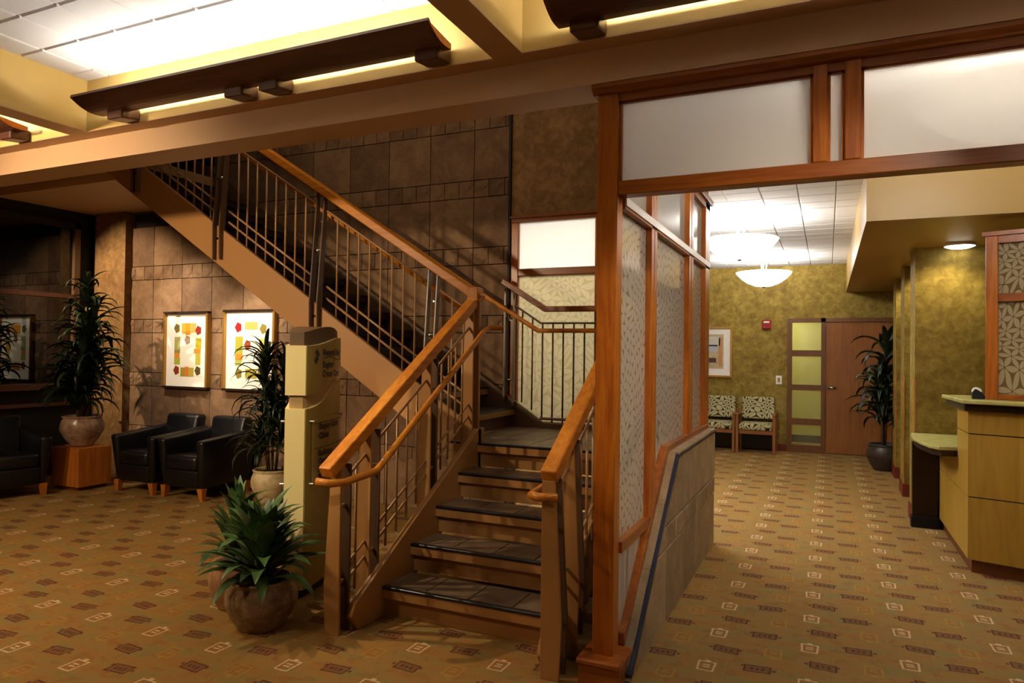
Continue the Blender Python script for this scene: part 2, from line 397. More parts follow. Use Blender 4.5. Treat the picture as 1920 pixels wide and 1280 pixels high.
# --- left bay: pillar, night window, slab above
sbox('pillar', (-8.43, -7.87, 5.80, 5.95, 0, 3.22), 'faux_tan')
sbox('wall_left', (-8.75, -8.5, -3.6, 6.05, 0, 4.3), 'dark')
w1 = sbox('window_1', (-8.5, -8.49, 2.2, 5.60, 1.10, 3.02), 'pane')
box('window_frame', (-8.5, -8.44, 5.55, 5.62, 1.05, 3.08), 'steel_dark', w1)
box('window_frame', (-8.5, -8.44, 2.2, 5.62, 3.00, 3.08), 'dark', w1)
box('transom_bar', (-8.5, -8.43, 2.2, 5.55, 2.14, 2.19), 'walnut', w1)
box('sill', (-8.5, -8.36, 2.2, 5.62, 1.04, 1.11), 'walnut', w1)
box('apron_rail', (-8.5, -8.42, 2.2, 5.62, .84, .88), 'walnut', w1)
sbox('upper_floor', (-8.6, -6.42, 4.66, 6.05, 3.22, 3.5), 'beam')
sbox('ceiling_upper', (-8.6, -.9, 3.4, 6.05, 4.3, 4.35), 'dark')
sbox('ceiling_left_bay', (-8.6, -6.42, 3.40, 4.66, 3.30, 3.5), 'beam')
# --- main beam with fascia and the lobby coffers
sbox('ceiling_beam', (-8.6, 4, 3.16, 3.40, 2.835, 4.3), 'beam')
cb = [(-8.6, -7.9), (-4.72, -4.55), (-1.51, -1.352), (1.55, 4)]
for a, b in cb: sbox('coffer_beam', (a, b, .62, 3.05, 3.0, 3.6), 'cove')
for a, b in cb: sbox('beam_soffit', (a, b, .62, 3.05, 2.994, 3.0), 'beam')
sbox('coffer_beam', (-8.6, 4, 3.05, 3.16, 3.0, 3.6), 'cove'); sbox('beam_soffit', (-8.6, 4, 3.05, 3.16, 2.994, 3.0), 'beam')
sbox('coffer_beam', (-8.6, 4, -3.6, .62, 3.0, 3.6), 'cove')
def tile_mesh(w, d, t=.012, b=.008, mat='ceiling'):
    mb = MB().add([(0, 0, 0), (w, 0, 0), (w, d, 0), (0, d, 0), (b, b, -t), (w-b, b, -t), (w-b, d-b, -t), (b, d-b, -t)],
                  [(4, 7, 6, 5), (0, 4, 5, 1), (1, 5, 6, 2), (2, 6, 7, 3), (3, 7, 4, 0), (0, 1, 2, 3)])
    me = bpy.data.meshes.new('ceiling_tile'); me.from_pydata(mb.v, [], mb.f); me.update(); me.materials.append(M[mat]); return me
lc = sbox('ceiling', (-8.6, 4, -3.6, 3.16, 3.352, 3.45), 'grid')
tm = tile_mesh(.312, .312)
ox, oy = -4.373+.0, 2.62
for j in range(-5, 3):
    for i in range(-1, 12):
        x, y = (-4.373*.918)+.32*(i-2), oy-.32+.32*(j+1)
        if y > 3.04 or x+.3 < -4.55 or x > -1.5: continue
        o = bpy.data.objects.new('ceiling_tile', tm); COL.objects.link(o); o.parent = lc; o.location = (x+.004, y+.004, 3.352)
for i in range(9):
    for j in range(-5, 3):
        x, y = -1.35+.32*i, oy+.32*j
        o = bpy.data.objects.new('ceiling_tile', tm); COL.objects.link(o); o.parent = lc; o.location = (x+.004, y+.004, 3.352)
for i in range(10):
    for j in range(-2, 3):
        x, y = -7.9+.32*i, oy+.32*j
        if x > -4.9: continue
        o = bpy.data.objects.new('ceiling_tile', tm); COL.objects.link(o); o.parent = lc; o.location = (x+.004, y+.004, 3.352)
sbox('wall_front', (-8.6, 4, -3.7, -3.6, 0, 3.6), 'wall')
sbox('wall_right', (4, 4.1, -3.7, 12.3, 0, 3.6), 'wall')
# --- corridor
cc = struct('ceiling_corridor', MB().prism([(-.93, 3.40), (4, 3.40), (4, 12.2), (-4.5, 12.2), (-4.5, 6.05), (-.93, 6.05)], 'z', 3.022, 3.1), 'grid_white')
ctm = tile_mesh(.305, .305, .010, .006)
for j in range(28):
    for i in range(-6, 12):
        x, y = -.25+.31*(i-1), 3.45+.31*j
        if x > .26 and y > 5.6: continue
        if y < 5.9 and x < -1.0: continue
        if x > 2 or x < -1.9: continue
        o = bpy.data.objects.new('ceiling_tile', ctm); COL.objects.link(o); o.parent = cc; o.location = (x+.0025, y+.0025, 3.022)
sbox('ceiling_soffit', (.26, 4, 5.86, 12.2, 2.57, 3.03), 'soffit')
sbox('wall_above_partition', (-1.02, -.93, 3.40, 5.93, 2.84, 4.3), 'beam')
fw = struct('wall_far', MB().prism([(-4.5, 0), (-.53, 0), (-.53, 2.095), (-.095, 2.095), (-.095, 0), (4, 0), (4, 3.1), (-4.5, 3.1)], 'y', 12.2, 12.3), 'faux_olive')
M['yellow_wall'] = paint('yellow_room_wall', 'c9c069', .7)
sbox('wall_side_room', (-1.5, 1.2, 13.6, 13.7, 0, 2.7), 'yellow_wall'); sbox('baseboard_side_room', (-1.5, 1.2, 13.57, 13.6, 0, .13), 'dark')
sbox('wall_side_room_left', (-1.6, -1.5, 12.3, 13.7, 0, 2.7), 'yellow_wall'); sbox('wall_side_room_right', (1.2, 1.3, 12.3, 13.7, 0, 2.7), 'yellow_wall'); sbox('ceiling_side_room', (-1.6, 1.3, 12.3, 13.7, 2.7, 2.8), 'ceiling')
sbox('wall_corridor_left', (-4.6, -4.5, 6.05, 12.3, 0, 3.1), 'faux_olive')
sbox('wall_corridor_back', (-4.5, -2.70, 6.05, 6.10, 0, 3.1), 'faux_olive')
sbox('baseboard_far', (-4.5, -.60, 12.175, 12.2, 0, .11), 'red_base')
for i, (x, y) in enumerate(((.80, 10.2), (.78, 8.9), (.74, 7.45))):
    p = sbox('corridor_pier', (x, 1.9 if i < 2 else 2.9, y, y+.42, 0, 2.57), 'faux_olive')
    box('corner_guard', (x-.004, x+.008, y-.004, y+.012, .14, 1.35), 'orange_wood', p)
    box('pier_base', (x-.012, 1.9, y-.014, y+.42, 0, .14), 'red_base', p)
sbox('wall_corridor_right', (1.9, 2.0, 7.87, 12.2, 0, 2.57), 'faux_olive')

# ================================================================== COVE LIGHT TROUGHS
def trough(x0, x1, brackets, label, lamps):
    t = thing('cove_light_trough', label, 'light', ((x0+x1)/2, 2.86, 3.05))
    prof = []
    yn, zn, yb, zb = 2.754, 3.088, 2.97, 3.045
    out = []; nseg = 8
    for i in range(nseg+1):
        f = i/nseg; out.append((yn+(yb-yn)*f, zn+(zb-zn)*f - .024*math.sin(math.pi*f) - .008*f))
    inn = [(y+.004 if i == 0 else y, z+.016) for i, (y, z) in enumerate(out)]
    poly = out+[(yb, zb+.022)]+[(y, z) for y, z in inn[::-1]]
    b = MB(); n = len(poly)
    b.v = [(x0, y, z) for y, z in poly]+[(x1, y, z) for y, z in poly]
    b.f = [(i, i+n, (i+1) % n+n, (i+1) % n) for i in range(n)]
    half = len(out)
    for k in (0, n):
        for i in range(nseg):
            a, c = i, i+1; q = lambda j: n-1-j
            b.f.append((a+k, c+k, q(c)+k, q(a)+k))
    obj('trough', b, 'walnut', t)
    for xe in (x0, x1):      # segment-shaped end plates
        s = 1 if xe == x1 else -1
        e = MB().prism([(y, z) for y, z in out]+[(yb, zb+.02)], 'x', xe-s*.02, xe+s*.002); obj('end_plate', e, 'orange_wood', t)
    for bx in brackets:
        e = MB().prism([(2.915, 3.075), (2.915, 2.985), (3.05, 3.002), (3.05, 3.075)], 'x', bx-.07, bx+.07); obj('bracket', e, 'walnut', t, bevel=.012, segs=2)
    for a, c in lamps:
        obj('lamp_tube', MB().tube([(a, 2.86, 3.083), (c, 2.86, 3.083)], .013, 8), 'tube', t, smooth=True)
    return t
trough(-4.27, -1.70, (-4.09, -3.09, -2.83, -1.81), 'long dark wood cove light trough in the middle ceiling bay, above the stairs', ((-4.2, -3.02), (-2.95, -1.78)))
trough(-7.7, -5.05, (-7.5, -5.22), 'dark wood cove light trough end at the left edge, in the left ceiling bay', ((-7.6, -5.12),))
trough(-1.13, 1.35, (-.995, .3, 1.2), 'dark wood cove light trough in the right ceiling bay, above the wood partition', ((-1.05, 1.28),))

# ================================================================== STAIRCASE
st = thing('staircase', 'two-flight staircase with slate treads, black nosings and tan steel stringers', 'staircase', (-1.8, 3.4, 0))
RI, RU, Y0, XL, XR = .175, .30, 3.41, -2.36, -1.27
tilem = []
for k in range(5):
    y = Y0+RU*k; z = RI*(k+1); ye = y+RU if k < 4 else 5.86
    xr = XR if k < 4 else -1.03
    xl = XL if k < 4 else -2.62
    t = box('tread' if k < 4 else 'landing', (xl, xr, y+.004, ye+.03 if k < 4 else ye, z-.05, z-.012), 'steel_dark', st)
    nx = 4 if k < 4 else 5; ny = 1 if k < 4 else 4
    wx = (xr-xl)/nx; wy = (ye-y-.03)/ny
    for a in range(nx):
        for b in range(ny):
            off = .0
            obj('tile', MB().box(xl+wx*a+.003, xl+wx*(a+1)-.003, y+.03+wy*b+.003, y+.03+wy*(b+1)-.003, z-.012, z-.001), 'tread' if k < 4 else 'lit_landing_tile', t, bevel=.002)
    box('nosing', (xl, xr, y-.004, y+.032, z-.016, z+.003), 'nosing', st, bevel=.003)
    box('step_lip', (xl, xr, y, y+.015, z-.065, z-.016), 'metal', st)
    box('riser', (xl, xr, y+.045, y+.06, z-RI, z-.05), 'metal', st)
# first flight stringers
def stringer_y(x0, x1, name='stringer'):
    poly = [(3.19, 0), (3.13, .09), (3.16, .155), (4.62, .98), (4.72, .98), (4.72, .70), (3.55, 0)]
    return obj(name, MB().prism(poly, 'x', x0, x1), 'metal', st, bevel=.004)
stringer_y(-2.40, -2.36); stringer_y(-1.27, -1.23)
box('stringer', (-2.62, -2.36, 4.62, 4.66, .60, .98), 'metal', st)
# landing edge and structure
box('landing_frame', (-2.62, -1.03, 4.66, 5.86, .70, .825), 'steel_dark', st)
box('landing_wall', (-1.27, -1.03, 4.60, 4.64, 0, .86), 'stone_low', st)
# second flight: rises to the left behind the first
SL = .638
def top2(x): return 1.421-SL*(x+3.106)
def bot2(x): return 1.187-SL*(x+3.28)
for y0, y1, nm in ((4.63, 4.67, 'near'), (5.80, 5.83, 'far')):
    xa, xb = -2.42, -6.75
    dz = 0 if nm == 'near' else .03
    xs = xa if nm == 'near' else -2.31
    poly = [(xs, top2(xa)-.0 if nm == 'near' else .92), (xb, top2(xb)+dz), (xb, bot2(xb)), (-2.80, bot2(-2.80)), (-2.55, .74), (xs, .74)]
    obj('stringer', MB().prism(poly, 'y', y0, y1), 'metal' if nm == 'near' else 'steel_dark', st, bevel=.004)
obj('stringer', MB().prism([(-2.31, .92), (-1.03, .92), (-1.03, .80), (-2.31, .80)], 'y', 5.80, 5.83), 'steel_dark', st)
for k in range(14):
    x = -2.60-.2745*k; z = .875+RI*(k+1)
    box('tread', (x-.2745-.03, x, 4.67, 5.80, z-.05, z), 'shaded_tread', st)
    box('nosing', (x-.03, x+.004, 4.67, 5.80, z-.016, z+.003), 'nosing', st)
    box('step_lip', (x-.015, x+.001, 4.67, 5.80, z-.065, z-.016), 'metal' if k < 2 else 'shaded_steel', st)  # higher steps switch to the steel with shade in its colour
    box('riser', (x-.05, x-.035, 4.67, 5.80, z-RI, z-.05), 'steel_dark' if k < 2 else 'shaded_steel', st)

# ---- railings
ROUND = [(.021*math.cos(2*math.pi*i/10), .021*math.sin(2*math.pi*i/10)) for i in range(10)]
def rect(w, h): return [(-w/2, -h/2), (w/2, -h/2), (w/2, h/2), (-w/2, h/2)]
def rod(parent, a, b, r=.008, name='baluster', mat='rod', n=6): return obj(name, MB().tube([a, b], r, n), mat, parent, smooth=True)
# lower flight: rail line
def r1(y): return .932-.035+.62*(y-3.0)          # underside centre of the top rail
def s1(y): return .155+.565*(y-3.16)             # stringer top
def lower_railing(xc, sgn, label, handrail, y_first, group, posts, ystart):
    t = thing('stair_railing', label, 'railing', (xc, y_first, 0), 0, group)
    yend = 4.66
    a, b = (xc, ystart, r1(ystart)), (xc, yend, r1(yend))
    obj('top_rail', MB().sweep([a, b], rect(.082, .068)), 'honey', t, bevel=.008, segs=2)
    for y in posts:
        base = 0 if y == posts[0] else s1(y)-.18
        top = r1(y)-.02
        for dy, m in ((0, 'metal'), (.085, 'steel_dark')):  # rear plate in darker steel, standing in for its shade
            h = top-base; out = xc-sgn*.055; inn = xc+sgn*.035
            poly = [(out-sgn*.004, base), (inn, base), (inn, top), (xc-sgn*.03, top), (out-sgn*.015, base+h*.28)]
            obj('post', MB().prism(poly, 'y', y+dy, y+dy+.016), m, t, bevel=.002)
        for zz in (.3, .75):
            rod(t, (xc, y+.014, base+(top-base)*zz), (xc, y+.087, base+(top-base)*zz), .012, 'post_spacer', 'rod')
    for q, off, nm in ((0, .10, 'lower_rod'), (1, .19, 'lower_rod'), (2, None, 'upper_rod')):
        segs = [(posts[i]+.10, posts[i+1]) for i in range(len(posts)-1)]
        for ya, yb in segs:
            f = (lambda y: s1(y)+off) if off else (lambda y: r1(y)-.16)
            rod(t, (xc, ya, f(ya)), (xc, yb, f(yb)), .009, nm)
    for i in range(len(posts)-1):
        ya, yb = posts[i]+.10, posts[i+1]; n = max(1, round((yb-ya)/.105)-1)
        for k in range(n):
            y = ya+(yb-ya)*(k+1)/(n+1)
            rod(t, (xc, y, s1(y)-.01 if y > 3.2 else .02), (xc, y, r1(y)-.15), .0085)
    hx = xc+sgn*.085
    hp = handrail(hx)
    h = obj('handrail', MB().sweep(hp, ROUND), 'honey', t, smooth=True)
    for y in posts[1:]:
        zt = max(r1(y)-.17, .8); rod(t, (xc+sgn*.02, y+.05, zt-.05), (hx, y+.05, zt-.05), .008, 'rail_bracket', 'chrome'); rod(t, (hx, y+.05, zt-.05), (hx, y+.05, zt-.01), .008, 'rail_bracket', 'chrome')
    return t
def hand_left(hx):
    return [(hx-.10, 2.93, .855), (hx-.03, 2.96, .845), (hx, 3.05, .842), (hx, 3.33, .86), (hx, 4.70, 1.72), (hx, 4.78, 1.735), (hx+.09, 4.83, 1.735)]
lower_railing(-2.44, 1, 'tan steel railing with honey wood top rail on the left side of the lower flight', hand_left, 3.07, 'lower flight railings', [3.07, 3.34, 4.00, 4.60], 2.99)
def hand_right(hx):
    return [(hx+.14, 3.07, .87), (hx+.05, 3.055, .868), (hx, 3.09, .868), (hx, 3.28, .88), (hx, 4.66, 1.71)]
lower_railing(-1.205, -1, 'tan steel railing with honey wood top rail beside the partition post', hand_right, 3.10, 'lower flight railings', [3.10, 3.36, 4.00, 4.60], 3.10)

# upper flight, near side
def r2(x): return 2.010-.03-.628*(x+2.434)
t = thing('stair_railing', 'tan steel railing with honey wood top rail along the upper flight', 'railing', (-2.42, 4.68, .9))
YU = 4.68
M['honey_x'] = wood('honey_wood_across', 'a45f14', 'bf7820', 'd29034', 0, .4, 1, .3)
obj('top_rail', MB().sweep([(-2.38, YU, r2(-2.38)), (-6.9, YU, r2(-6.9))], rect(.082, .068)), 'honey_x', t, bevel=.008, segs=2)
pl = [-6.13, -5.03, -3.91, -2.80]
for x in pl:
    b0 = bot2(x)+.05; tp = r2(x)-.02; zs = top2(x)
    for dx in (-.04, .04):
        poly = [(4.592, b0), (4.632, b0), (4.655, zs+.05), (4.705, tp), (4.665, tp), (4.585, zs+.02)]
        obj('post', MB().prism(poly, 'x', x+dx-.007, x+dx+.007), 'steel_dark', t, bevel=.002)
    for zz in (zs-.1, zs+.45): rod(t, (x-.033, 4.63, zz), (x+.033, 4.63, zz), .011, 'post_spacer', 'chrome')
segs = [(-6.85, -6.19)]+[(pl[i]+.06, pl[i+1]-.06) for i in range(3)]+[(-2.74, -2.42)]
for xa, xb in segs:
    for off, nm in ((.09, 'lower_rod'), (.19, 'lower_rod')):
        rod(t, (xa, YU, top2(xa)+off), (xb, YU, top2(xb)+off), .010, nm)
    rod(t, (xa, YU, r2(xa)-.15), (xb, YU, r2(xb)-.15), .010, 'upper_rod')
    n = max(1, round((xb-xa)/.112)-1)
    for k in range(n):
        x = xa+(xb-xa)*(k+1)/(n+1); rod(t, (x, YU, top2(x)-.01), (x, YU, r2(x)-.14), .0085)
obj('handrail', MB().sweep([(-2.50, 4.76, r2(-2.50)-.19), (-6.85, 4.76, r2(-6.85)-.19)], ROUND), 'honey_x', t, smooth=True)
for x in pl[1:]:
    obj('rail_bracket', MB().tube([(x, 4.68, r2(x)-.27), (x, 4.74, r2(x)-.27), (x, 4.76, r2(x)-.21)], .008, 6), 'chrome', t)
# corner newel where both flights meet
obj('newel_post', MB().prism([(-2.475, .60), (-2.385, .60), (-2.385, 1.95), (-2.455, 1.95), (-2.49, 1.2)], 'y', 4.655, 4.685), 'metal', t, bevel=.003)
box('newel_cap', (-2.475, -2.385, 4.62, 4.72, 1.93, 2.035), 'honey', t, bevel=.006)

# landing guard along the glass, far side of the stairs
t = thing('landing_guard', 'bronze steel guard rail with wood top rail across the landing glass', 'railing', (-2.3, 5.8, .9))
YG = 5.79
obj('top_rail', MB().sweep([(-2.73, YG, 2.205), (-2.30, YG, 1.94), (-1.02, YG, 1.935)], rect(.06, .05)), 'cherry_x', t, bevel=.006)
obj('mid_rod', MB().tube([(-2.62, YG, 1.99), (-2.345, YG, 1.815), (-1.02, YG, 1.81)], .010, 6), 'steel_dark', t)
obj('bottom_rod', MB().tube([(-2.345, YG, .962), (-1.02, YG, .962)], .014, 6), 'steel_dark', t)
for x in (-2.695, -2.605):
    obj('post', MB().prism([(5.76, 1.12 if x < -2.65 else 1.07), (5.80, 1.12), (5.80, 2.15), (5.77, 2.15)], 'x', x-.008, x+.008), 'steel_dark', t)
for z in (1.3, 1.86): rod(t, (-2.695, 5.78, z), (-2.605, 5.78, z), .01, 'post_spacer', 'chrome')
for i in range(15):
    x = -2.525+.0985*i
    if x > -1.03: break
    z0 = .93+(.638*(-2.31-x)+.03 if x < -2.31 else 0); z1 = 1.81+(.63*(-2.345-x) if x < -2.345 else 0)
    rod(t, (x, YG, z0), (x, YG, z1), .0085, 'baluster', 'steel_dark')
t = thing('wall_handrail', 'round honey wood handrail fixed along the stone wall and landing glass', 'handrail', (-2.4, 5.74, 1.8))
obj('rail', MB().sweep([(-6.8, 5.73, 2.149+.626*(-3.026+6.8)), (-3.026, 5.73, 2.149), (-2.345, 5.73, 1.745), (-1.03, 5.73, 1.745)], ROUND), 'honey_x', t, smooth=True)
for x in (-5.6, -4.4, -3.3, -2.65):
    z = 2.149+.626*(-3.026-x) if x < -3.026 else 2.149-.593*(x+3.026)
    obj('bracket', MB().tube([(x, 5.88, z-.08), (x, 5.76, z-.08), (x, 5.73, z-.02)], .008, 6), 'chrome', t)

# ================================================================== GLASS PARTITIONS
# --- screen behind the landing
t = thing('landing_glass_screen', 'cherry framed frosted glass screen behind the stair landing', 'partition', (-1.8, 5.93, .9))
box('top_rail', (-2.70, -.95, 5.885, 5.97, 2.755, 2.80), 'cherry_x', t, bevel=.004)
box('cornice', (-2.70, -.95, 5.865, 5.97, 2.795, 2.815), 'cherry_x', t)
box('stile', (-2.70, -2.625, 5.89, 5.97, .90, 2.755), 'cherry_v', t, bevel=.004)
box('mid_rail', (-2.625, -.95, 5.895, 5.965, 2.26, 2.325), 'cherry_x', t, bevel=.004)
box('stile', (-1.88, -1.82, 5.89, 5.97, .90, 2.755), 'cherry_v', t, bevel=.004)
box('bottom_rail', (-2.625, -.95, 5.895, 5.965, .80, .92), 'cherry_x', t)
box('upper_pane', (-2.625, -1.88, 5.925, 5.933, 2.325, 2.755), 'frost', t)
box('upper_pane', (-1.82, -.95, 5.925, 5.933, 2.325, 2.755), 'frost', t)
box('leaf_pane', (-2.625, -1.88, 5.925, 5.933, .92, 2.26), 'frost_leaf_x', t)
box('leaf_pane', (-1.82, -.95, 5.925, 5.933, .92, 2.26), 'frost_leaf_x', t)
# --- front header partition with corner post
t = thing('wood_glass_partition', 'cherry post and glazed header framing the corridor opening', 'partition', (-.96, 3.25, 0))
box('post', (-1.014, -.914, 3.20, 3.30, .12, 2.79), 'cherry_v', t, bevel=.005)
box('plinth', (-1.06, -.865, 3.13, 3.34, 0, .095), 'cherry_x', t, bevel=.004)
box('plinth_cap', (-1.07, -.855, 3.12, 3.35, .095, .125), 'cherry_x', t, bevel=.008)
obj('cornice', MB().prism([(3.205, 2.79), (3.185, 2.795), (3.165, 2.815), (3.165, 2.834), (3.32, 2.834), (3.32, 2.79)], 'x', -1.035, 3.95), 'cherry_x', t)
box('head_rail', (-.914, 3.95, 3.212, 3.29, 2.755, 2.79), 'cherry_x', t)
box('bottom_rail', (-.914, 3.95, 3.205, 3.295, 2.305, 2.372), 'cherry_x', t, bevel=.004)
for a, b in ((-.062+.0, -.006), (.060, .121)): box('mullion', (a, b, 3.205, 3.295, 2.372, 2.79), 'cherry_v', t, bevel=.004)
for a, b in ((-.914, -.062), (-.006, .060), (.121, 1.6), (1.66, 3.9)):
    f = box('glazing_bead', (a, b, 3.225, 3.24, 2.745, 2.757), 'cherry_x', t)
    box('header_pane', (a, b, 3.246, 3.254, 2.372, 2.757), 'frost_grey', t)
    box('glazing_bead', (a, a+.012, 3.225, 3.275, 2.372, 2.757), 'cherry_v', t)
    box('glazing_bead', (b-.012, b, 3.225, 3.275, 2.372, 2.757), 'cherry_v', t)
box('mullion', (1.6, 1.66, 3.205, 3.295, 2.372, 2.79), 'cherry_v', t)
# --- side screen running back from the post
t = thing('side_glass_screen', 'cherry framed leaf-etched glass screen on top of the low stone wall', 'partition', (-.93, 4.6, 0))
XA, XB = -.975, -.90
def slope_y(z, off=0): return 3.26+(z-.056)*(4.37-3.26)/(.962-.056)+off
box('cornice', (-1.0, -.875, 3.30, 5.97, 2.79, 2.834), 'cherry_y', t, bevel=.006)
box('top_rail', (XA, XB, 3.30, 5.95, 2.74, 2.79), 'cherry_y', t, bevel=.004)
box('transom_rail', (XA, XB, 3.30, 5.95, 2.255, 2.31), 'cherry_y', t, bevel=.003)
M['pale_trim'] = flat('pale_metal_trim', 'e8e2da', .3, .5)
box('pale_strip', (XB-.002, XB+.006, 3.30, 5.95, 2.272, 2.312), 'pale_trim', t)
MA, MBm = (3.865, 4.00), (5.02, 5.19)
for a, b in (MA, MBm):
    z0 = .30 if a < 4 else .98
    box('mullion', (XA, XB, a, a+(b-a)*.45, z0, 2.74), 'cherry_v', t, bevel=.003)
    box('mullion', (XA+.012, XB-.012, a+(b-a)*.45, a+(b-a)*.55, z0, 2.74), 'cherry_v', t)
    box('mullion', (XA, XB, a+(b-a)*.55, b, z0, 2.74), 'cherry_v', t, bevel=.003)
box('end_post', (XA, XB, 5.74, 5.95, .93, 2.79), 'cherry_v', t, bevel=.004)
box('mid_rail', (XA, XB, 3.30, 4.17, .585, .64), 'cherry_y', t, bevel=.003)
# sloping bottom rail following the stone, then level
obj('sloping_rail', MB().prism([(3.34, .10), (3.34, .19), (3.44, .22), (4.235, .93), (4.31, .985), (5.95, .985), (5.95, .935), (4.345, .935), (3.55, .20), (3.46, .12)], 'x', XA-.003, XB+.004), 'cherry_y', t, bevel=.004)
for a, b, nm in ((3.30, 3.865, 'clear'), (4.00, 5.02, 'x'), (5.19, 5.74, 'x')):
    box('upper_pane', (-.941, -.935, a, b, 2.31, 2.74), 'frost', t)
obj('leaf_pane', MB().prism([(3.30, .64), (3.865, .64), (3.865, 2.255), (3.30, 2.255)], 'x', -.941, -.935), 'frost_leaf_y', t)
obj('leaf_pane', MB().prism([(4.00, .75), (4.24, .96), (4.31, .985), (5.02, .985), (5.02, 2.255), (4.00, 2.255)], 'x', -.941, -.935), 'frost_leaf_y', t)
box('leaf_pane', (-.941, -.935, 5.19, 5.74, .985, 2.255), 'frost_leaf_y', t)
obj('lower_pane', MB().prism([(3.34, .15), (3.42, .21), (3.865, .60), (3.30, .60), (3.30, .15)], 'x', -.941, -.935), 'frost_grey', t)
# --- low stone wall, stones cut along the slope
lw = thing('low_stone_wall', 'low wall of square stones with a sloping end beside the corridor carpet', 'wall', (-.9, 4.6, 0))
YE = 5.93
core = [(3.27, 0), (YE, 0), (YE, .925), (4.385, .925), (3.30, .035)]
obj('wall_core', MB().prism(core, 'x', -1.03, -.862), 'mortar', lw)
def clip(poly, a, b):   # keep the part on the right of the line a->b
    o = []
    sd = lambda p: (b[0]-a[0])*(p[1]-a[1])-(b[1]-a[1])*(p[0]-a[0])
    for i in range(len(poly)):
        p, q = poly[i], poly[(i+1) % len(poly)]; sp, sq = sd(p), sd(q)
        if sp <= 0: o.append(p)
        if (sp < 0) != (sq < 0) and abs(sp-sq) > 1e-9:
            k = sp/(sp-sq); o.append((p[0]+(q[0]-p[0])*k, p[1]+(q[1]-p[1])*k))
    return o
rows = [(0, .425, .487, 4.06-.974), (.425, .555, .2435, 4.318-1.2175), (.555, .925, .487, 4.318-.974)]
for z0, z1, wd, ys in rows:
    y = ys
    while y < YE:
        g = .006; p = [(max(y, 3.2)+g, z0+g), (min(y+wd, YE)-g, z0+g), (min(y+wd, YE)-g, z1-g), (max(y, 3.2)+g, z1-g)]
        p = clip(p, (3.275, .035), (4.375, .925))
        y += wd
        if len(p) < 3: continue
        ar = abs(sum(p[i][0]*p[(i+1) % len(p)][1]-p[(i+1) % len(p)][0]*p[i][1] for i in range(len(p))))/2
        if ar < .0015: continue
        obj('stone', MB().prism(p, 'x', -.866, -.842+random.uniform(-.004, .004)), 'stone_low', lw, bevel=.003)
obj('edge_strip', MB().prism([(3.25, .02), (3.275, .02), (4.385, .918), (YE, .918), (YE, .932), (4.37, .932), (3.25, .035)], 'x', -.862, -.834), 'blue_edge', lw)
sl = [(3.27, .04), (3.70, .39), (4.05, .67), (4.375, .935)]
for i in range(3):
    (ya, za), (yb, zb) = sl[i], sl[i+1]
    obj('coping_stone', MB().prism([(ya+.004, za), (yb-.004, zb), (yb-.004, zb+.014), (ya+.004, za+.014)], 'x', -1.03, -.855), 'stone_low', lw, bevel=.003)
for ya, yb in ((4.378, 4.89), (4.89, 5.41), (5.41, YE)):
    box('coping_stone', (-1.03, -.838, ya+.003, yb-.003, .925, .945), 'stone_low', lw, bevel=.003)
# stone kerb between the stair and the post
kb = thing('stone_kerb', 'low stepped kerb of rough stones between right railing and wooden post', 'kerb', (-1.1, 3.5, 0))
for i, (y0, y1, h) in enumerate(((3.36, 3.62, .10), (3.62, 3.95, .16), (3.95, 4.3, .16), (4.3, 4.6, .2))):
    box('stone', (-1.225, -1.035, y0, y1-.006, 0, h), 'stone_low', kb, bevel=.012)

# ================================================================== SIGN PYLON
e_u = Vector((-.3731, .9278, 0)).normalized(); e_n = Vector((e_u.y, -e_u.x, 0))
P0 = Vector((-2.955, 3.41, 0))
sg = thing('directory_sign', 'tall cream and olive directory pylon with lettering beside the left stair railing', 'sign', P0)
LEN, TH = .73, .125
def arc(u, s=.055): return s*math.sin(math.pi*min(max(u/LEN, 0), 1))**.8 if 0 < u < LEN else 0
def plan(inset, n=14, lu=LEN):
    pts = []
    for i in range(n+1):
        u = LEN*i/n; pts.append((max(inset, min(u, lu-inset)), arc(u)-inset))
    for i in range(n, -1, -1):
        u = LEN*i/n; pts.append((max(inset, min(u, lu-inset)), -TH-arc(u)+inset))
    return pts
def W(u, n, z): p = P0+e_u*u+e_n*n; return (p.x, p.y, z)
def sgn_body(name, mat, inset, zb, zt, lu=LEN):
    pl = plan(inset, lu=lu); n = len(pl); b = MB()
    b.v = [W(u, k, zb(u)) for u, k in pl]+[W(u, k, zt(u)) for u, k in pl]; b.f = [(i, (i+1) % n, (i+1) % n+n, i+n) for i in range(n)]
    h = n//2
    for o in (0, n): b.f += [(i+o, i+1+o, n-2-i+o, n-1-i+o) for i in range(h-1)]
    return obj(name, b, mat, sg)
sc = lambda u: .5-.5*math.cos(math.pi*min(max(u/LEN, 0), 1))
sgn_body('plinth', 'dark', .03, lambda u: 0, lambda u: .06)
lowtop = lambda u: 1.18+.17*sc(u*1.15)
sgn_body('lower_panel', 'sign_cream', 0, lambda u: .06, lowtop)
sgn_body('neck', 'sign_tan', .022, lambda u: 1.10, lambda u: 1.5)
upbot = lambda u: 1.265+.16*sc(u*1.2); uptop = lambda u: 1.575+.06*sc(u*1.3)
sgn_body('upper_panel', 'sign_cream', -.002, upbot, uptop, LEN*.96)
sgn_body('cap', 'sign_brown', .018, lambda u: 1.5, lambda u: 1.655+.05*math.sin(math.pi*u/LEN), LEN*.93)
